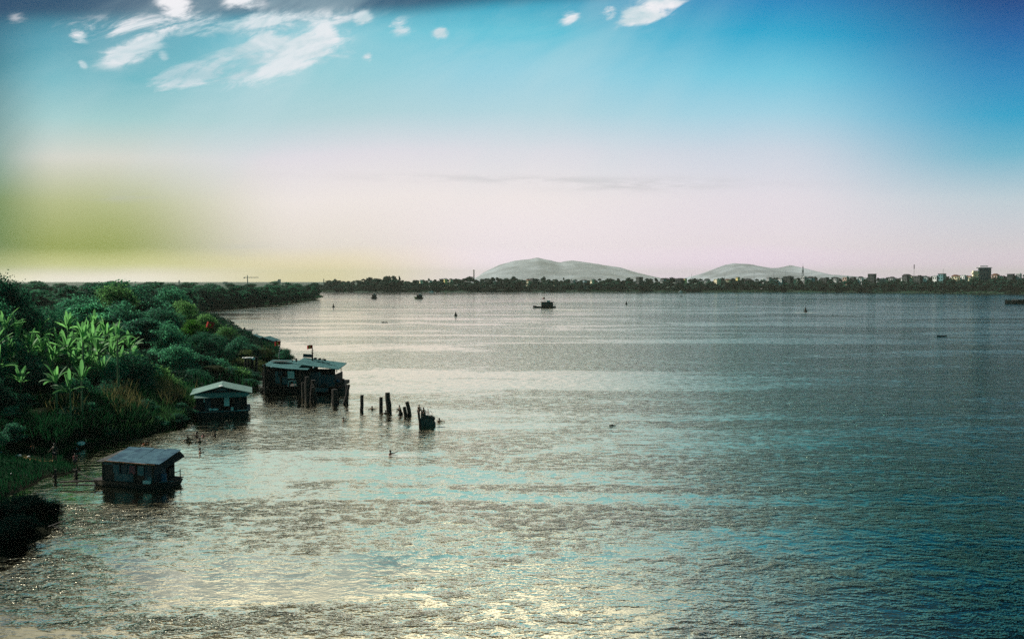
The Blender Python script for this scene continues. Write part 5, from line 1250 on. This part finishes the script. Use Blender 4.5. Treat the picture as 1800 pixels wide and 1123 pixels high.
# twigs of the corner bush
p=at(115,925,.2); o=MB().tube([(-1.2,.2,.1),(-.2,0,.5),(.5,0,.9)],[.05,.03,.015],5).tube([(-.2,0,.5),(.5,.1,.45)],[.03,.012],5).tube([(-.9,.1,.25),(-.1,-.2,.05),(.1,-.2,.3)],[.05,.05,.03],5).build('dead_branch',M_wetwood,loc=(p.x,p.y,0)); tag(o,'dead twig sticking out over the water from the corner bush','branch')

# ------------------------------------------------------------------ clutter on the boathouses
bpy.context.view_layer.update()
FH=[o for o in bpy.data.objects if o.get('category')=='houseboat']
def on(lab): return [o for o in FH if lab in o['label']][0]
h1=on('nearest'); h3=on('largest'); h2=on('low pale green')
def put(h,p): v=h.matrix_world@Vector(p); return (v.x,v.y,v.z)
M_bluebarrel=mat('blue_barrel',(.03,.10,.20),.6,.25,4)
def barrel(h,p,label,m=None,s=1):
    b=MB(); b.loft([[(r_*math.cos(a)*s,r_*math.sin(a)*s,z*s) for a in [i*math.pi/6 for i in range(12)]] for r_,z in ((.26,0),(.29,.05),(.29,.3),(.31,.32),(.29,.34),(.29,.6),(.31,.62),(.29,.64),(.28,.88),(.25,.9))])
    o=b.build('barrel',m or M_bluebarrel,loc=put(h,p)); tag(o,label,'barrel')
barrel(h1,(2.5,-.9,.6),'blue barrel on the right deck of the nearest floating house',s=.7)
barrel(h3,(X(592),-1.2,1.0),'blue barrel at the right corner of the largest boathouse'); barrel(h3,(X(470),-2.0,1.0),'dark barrel between the pilings at the left corner of the largest boathouse',M_black,.8)
barrel(h2,(2.6,-2.9,.8),'dark barrel on the front deck of the pale-roofed floating house',M_black,.6)
def laundry(h,a,b,label,cols):
    A=Vector(put(h,a)); B=Vector(put(h,b)); r=empty('clothes_line',A); tag(r,label,'laundry')
    d=B-A; MB().tube([(0,0,0),tuple(d*.5+Vector((0,0,-.08))),tuple(d)],.012,4).build('line',M_black,r)
    n=len(cols)
    for i,m in enumerate(cols):
        p=d*((i+.5)/n)+Vector((0,0,-.05)); w=d.length/n*.38; u=d.normalized(); q=MB(); K=4; random.seed(i+int(A.x*10))
        hh=random.uniform(.45,.8)
        for k in range(K+1):
            t=-w+2*w*k/K; o_=random.uniform(-.04,.04); q.v+=[tuple(p+u*t),tuple(p+u*t*.95+Vector((0,o_,-hh*random.uniform(.85,1.05))))]
        for k in range(K): j=k*2; q.f.append((j,j+1,j+3,j+2))
        q.build('garment',m,r)
laundry(h1,(-1.2,-2.1,2.35),(1.5,-2.1,2.35),'clothes hung under the front eave of the nearest floating house',[M_wallpale,M_wallblue,M_pink,M_wallpale])
laundry(h3,(X(484),-2.5,3.3),(X(520),-2.5,3.3),'washing hung under the left eave of the largest boathouse',[M_wallpale,M_wallblue,M_black,M_wallpale,M_tan])
for h,p0,p1,lab in ((h1,(-2.4,-1.2,.5),(-7,2.5,.5),'thin mooring rope from the nearest floating house towards the mud spit'),(h2,(-3.2,-2,.8),(-6.5,1.5,1.2),'rope mooring the pale-roofed floating house to the reeds')):
    A=Vector(put(h,p0)); B=Vector(put(h,p1)); mid=(A+B)/2-Vector((0,0,.25)); o=MB().tube([A,A.lerp(mid,.6),mid,B.lerp(mid,.6),B],.03,5).build('mooring_rope',M_wood); tag(o,lab,'rope')
for k,(px_,z_) in enumerate(((548,1.0),(556,1.05),(571,1.1))):
    ring=MB(); R0,r0=.30,.10
    rings=[[(math.cos(a)*(R0+r0*math.cos(b)),r0*math.sin(b),math.sin(a)*(R0+r0*math.cos(b))) for b in [j*math.pi/3 for j in range(6)]] for a in [i*math.pi/6 for i in range(13)]]
    ring.loft(rings,cap=False); o=ring.build('tyre',M_black,loc=put(h3,(X(px_),-2.45,z_))); tag(o,['leftmost tyre fender on the hull of the largest boathouse','middle tyre fender on the hull of the largest boathouse','right tyre fender on the hull of the largest boathouse'][k],'tyre')
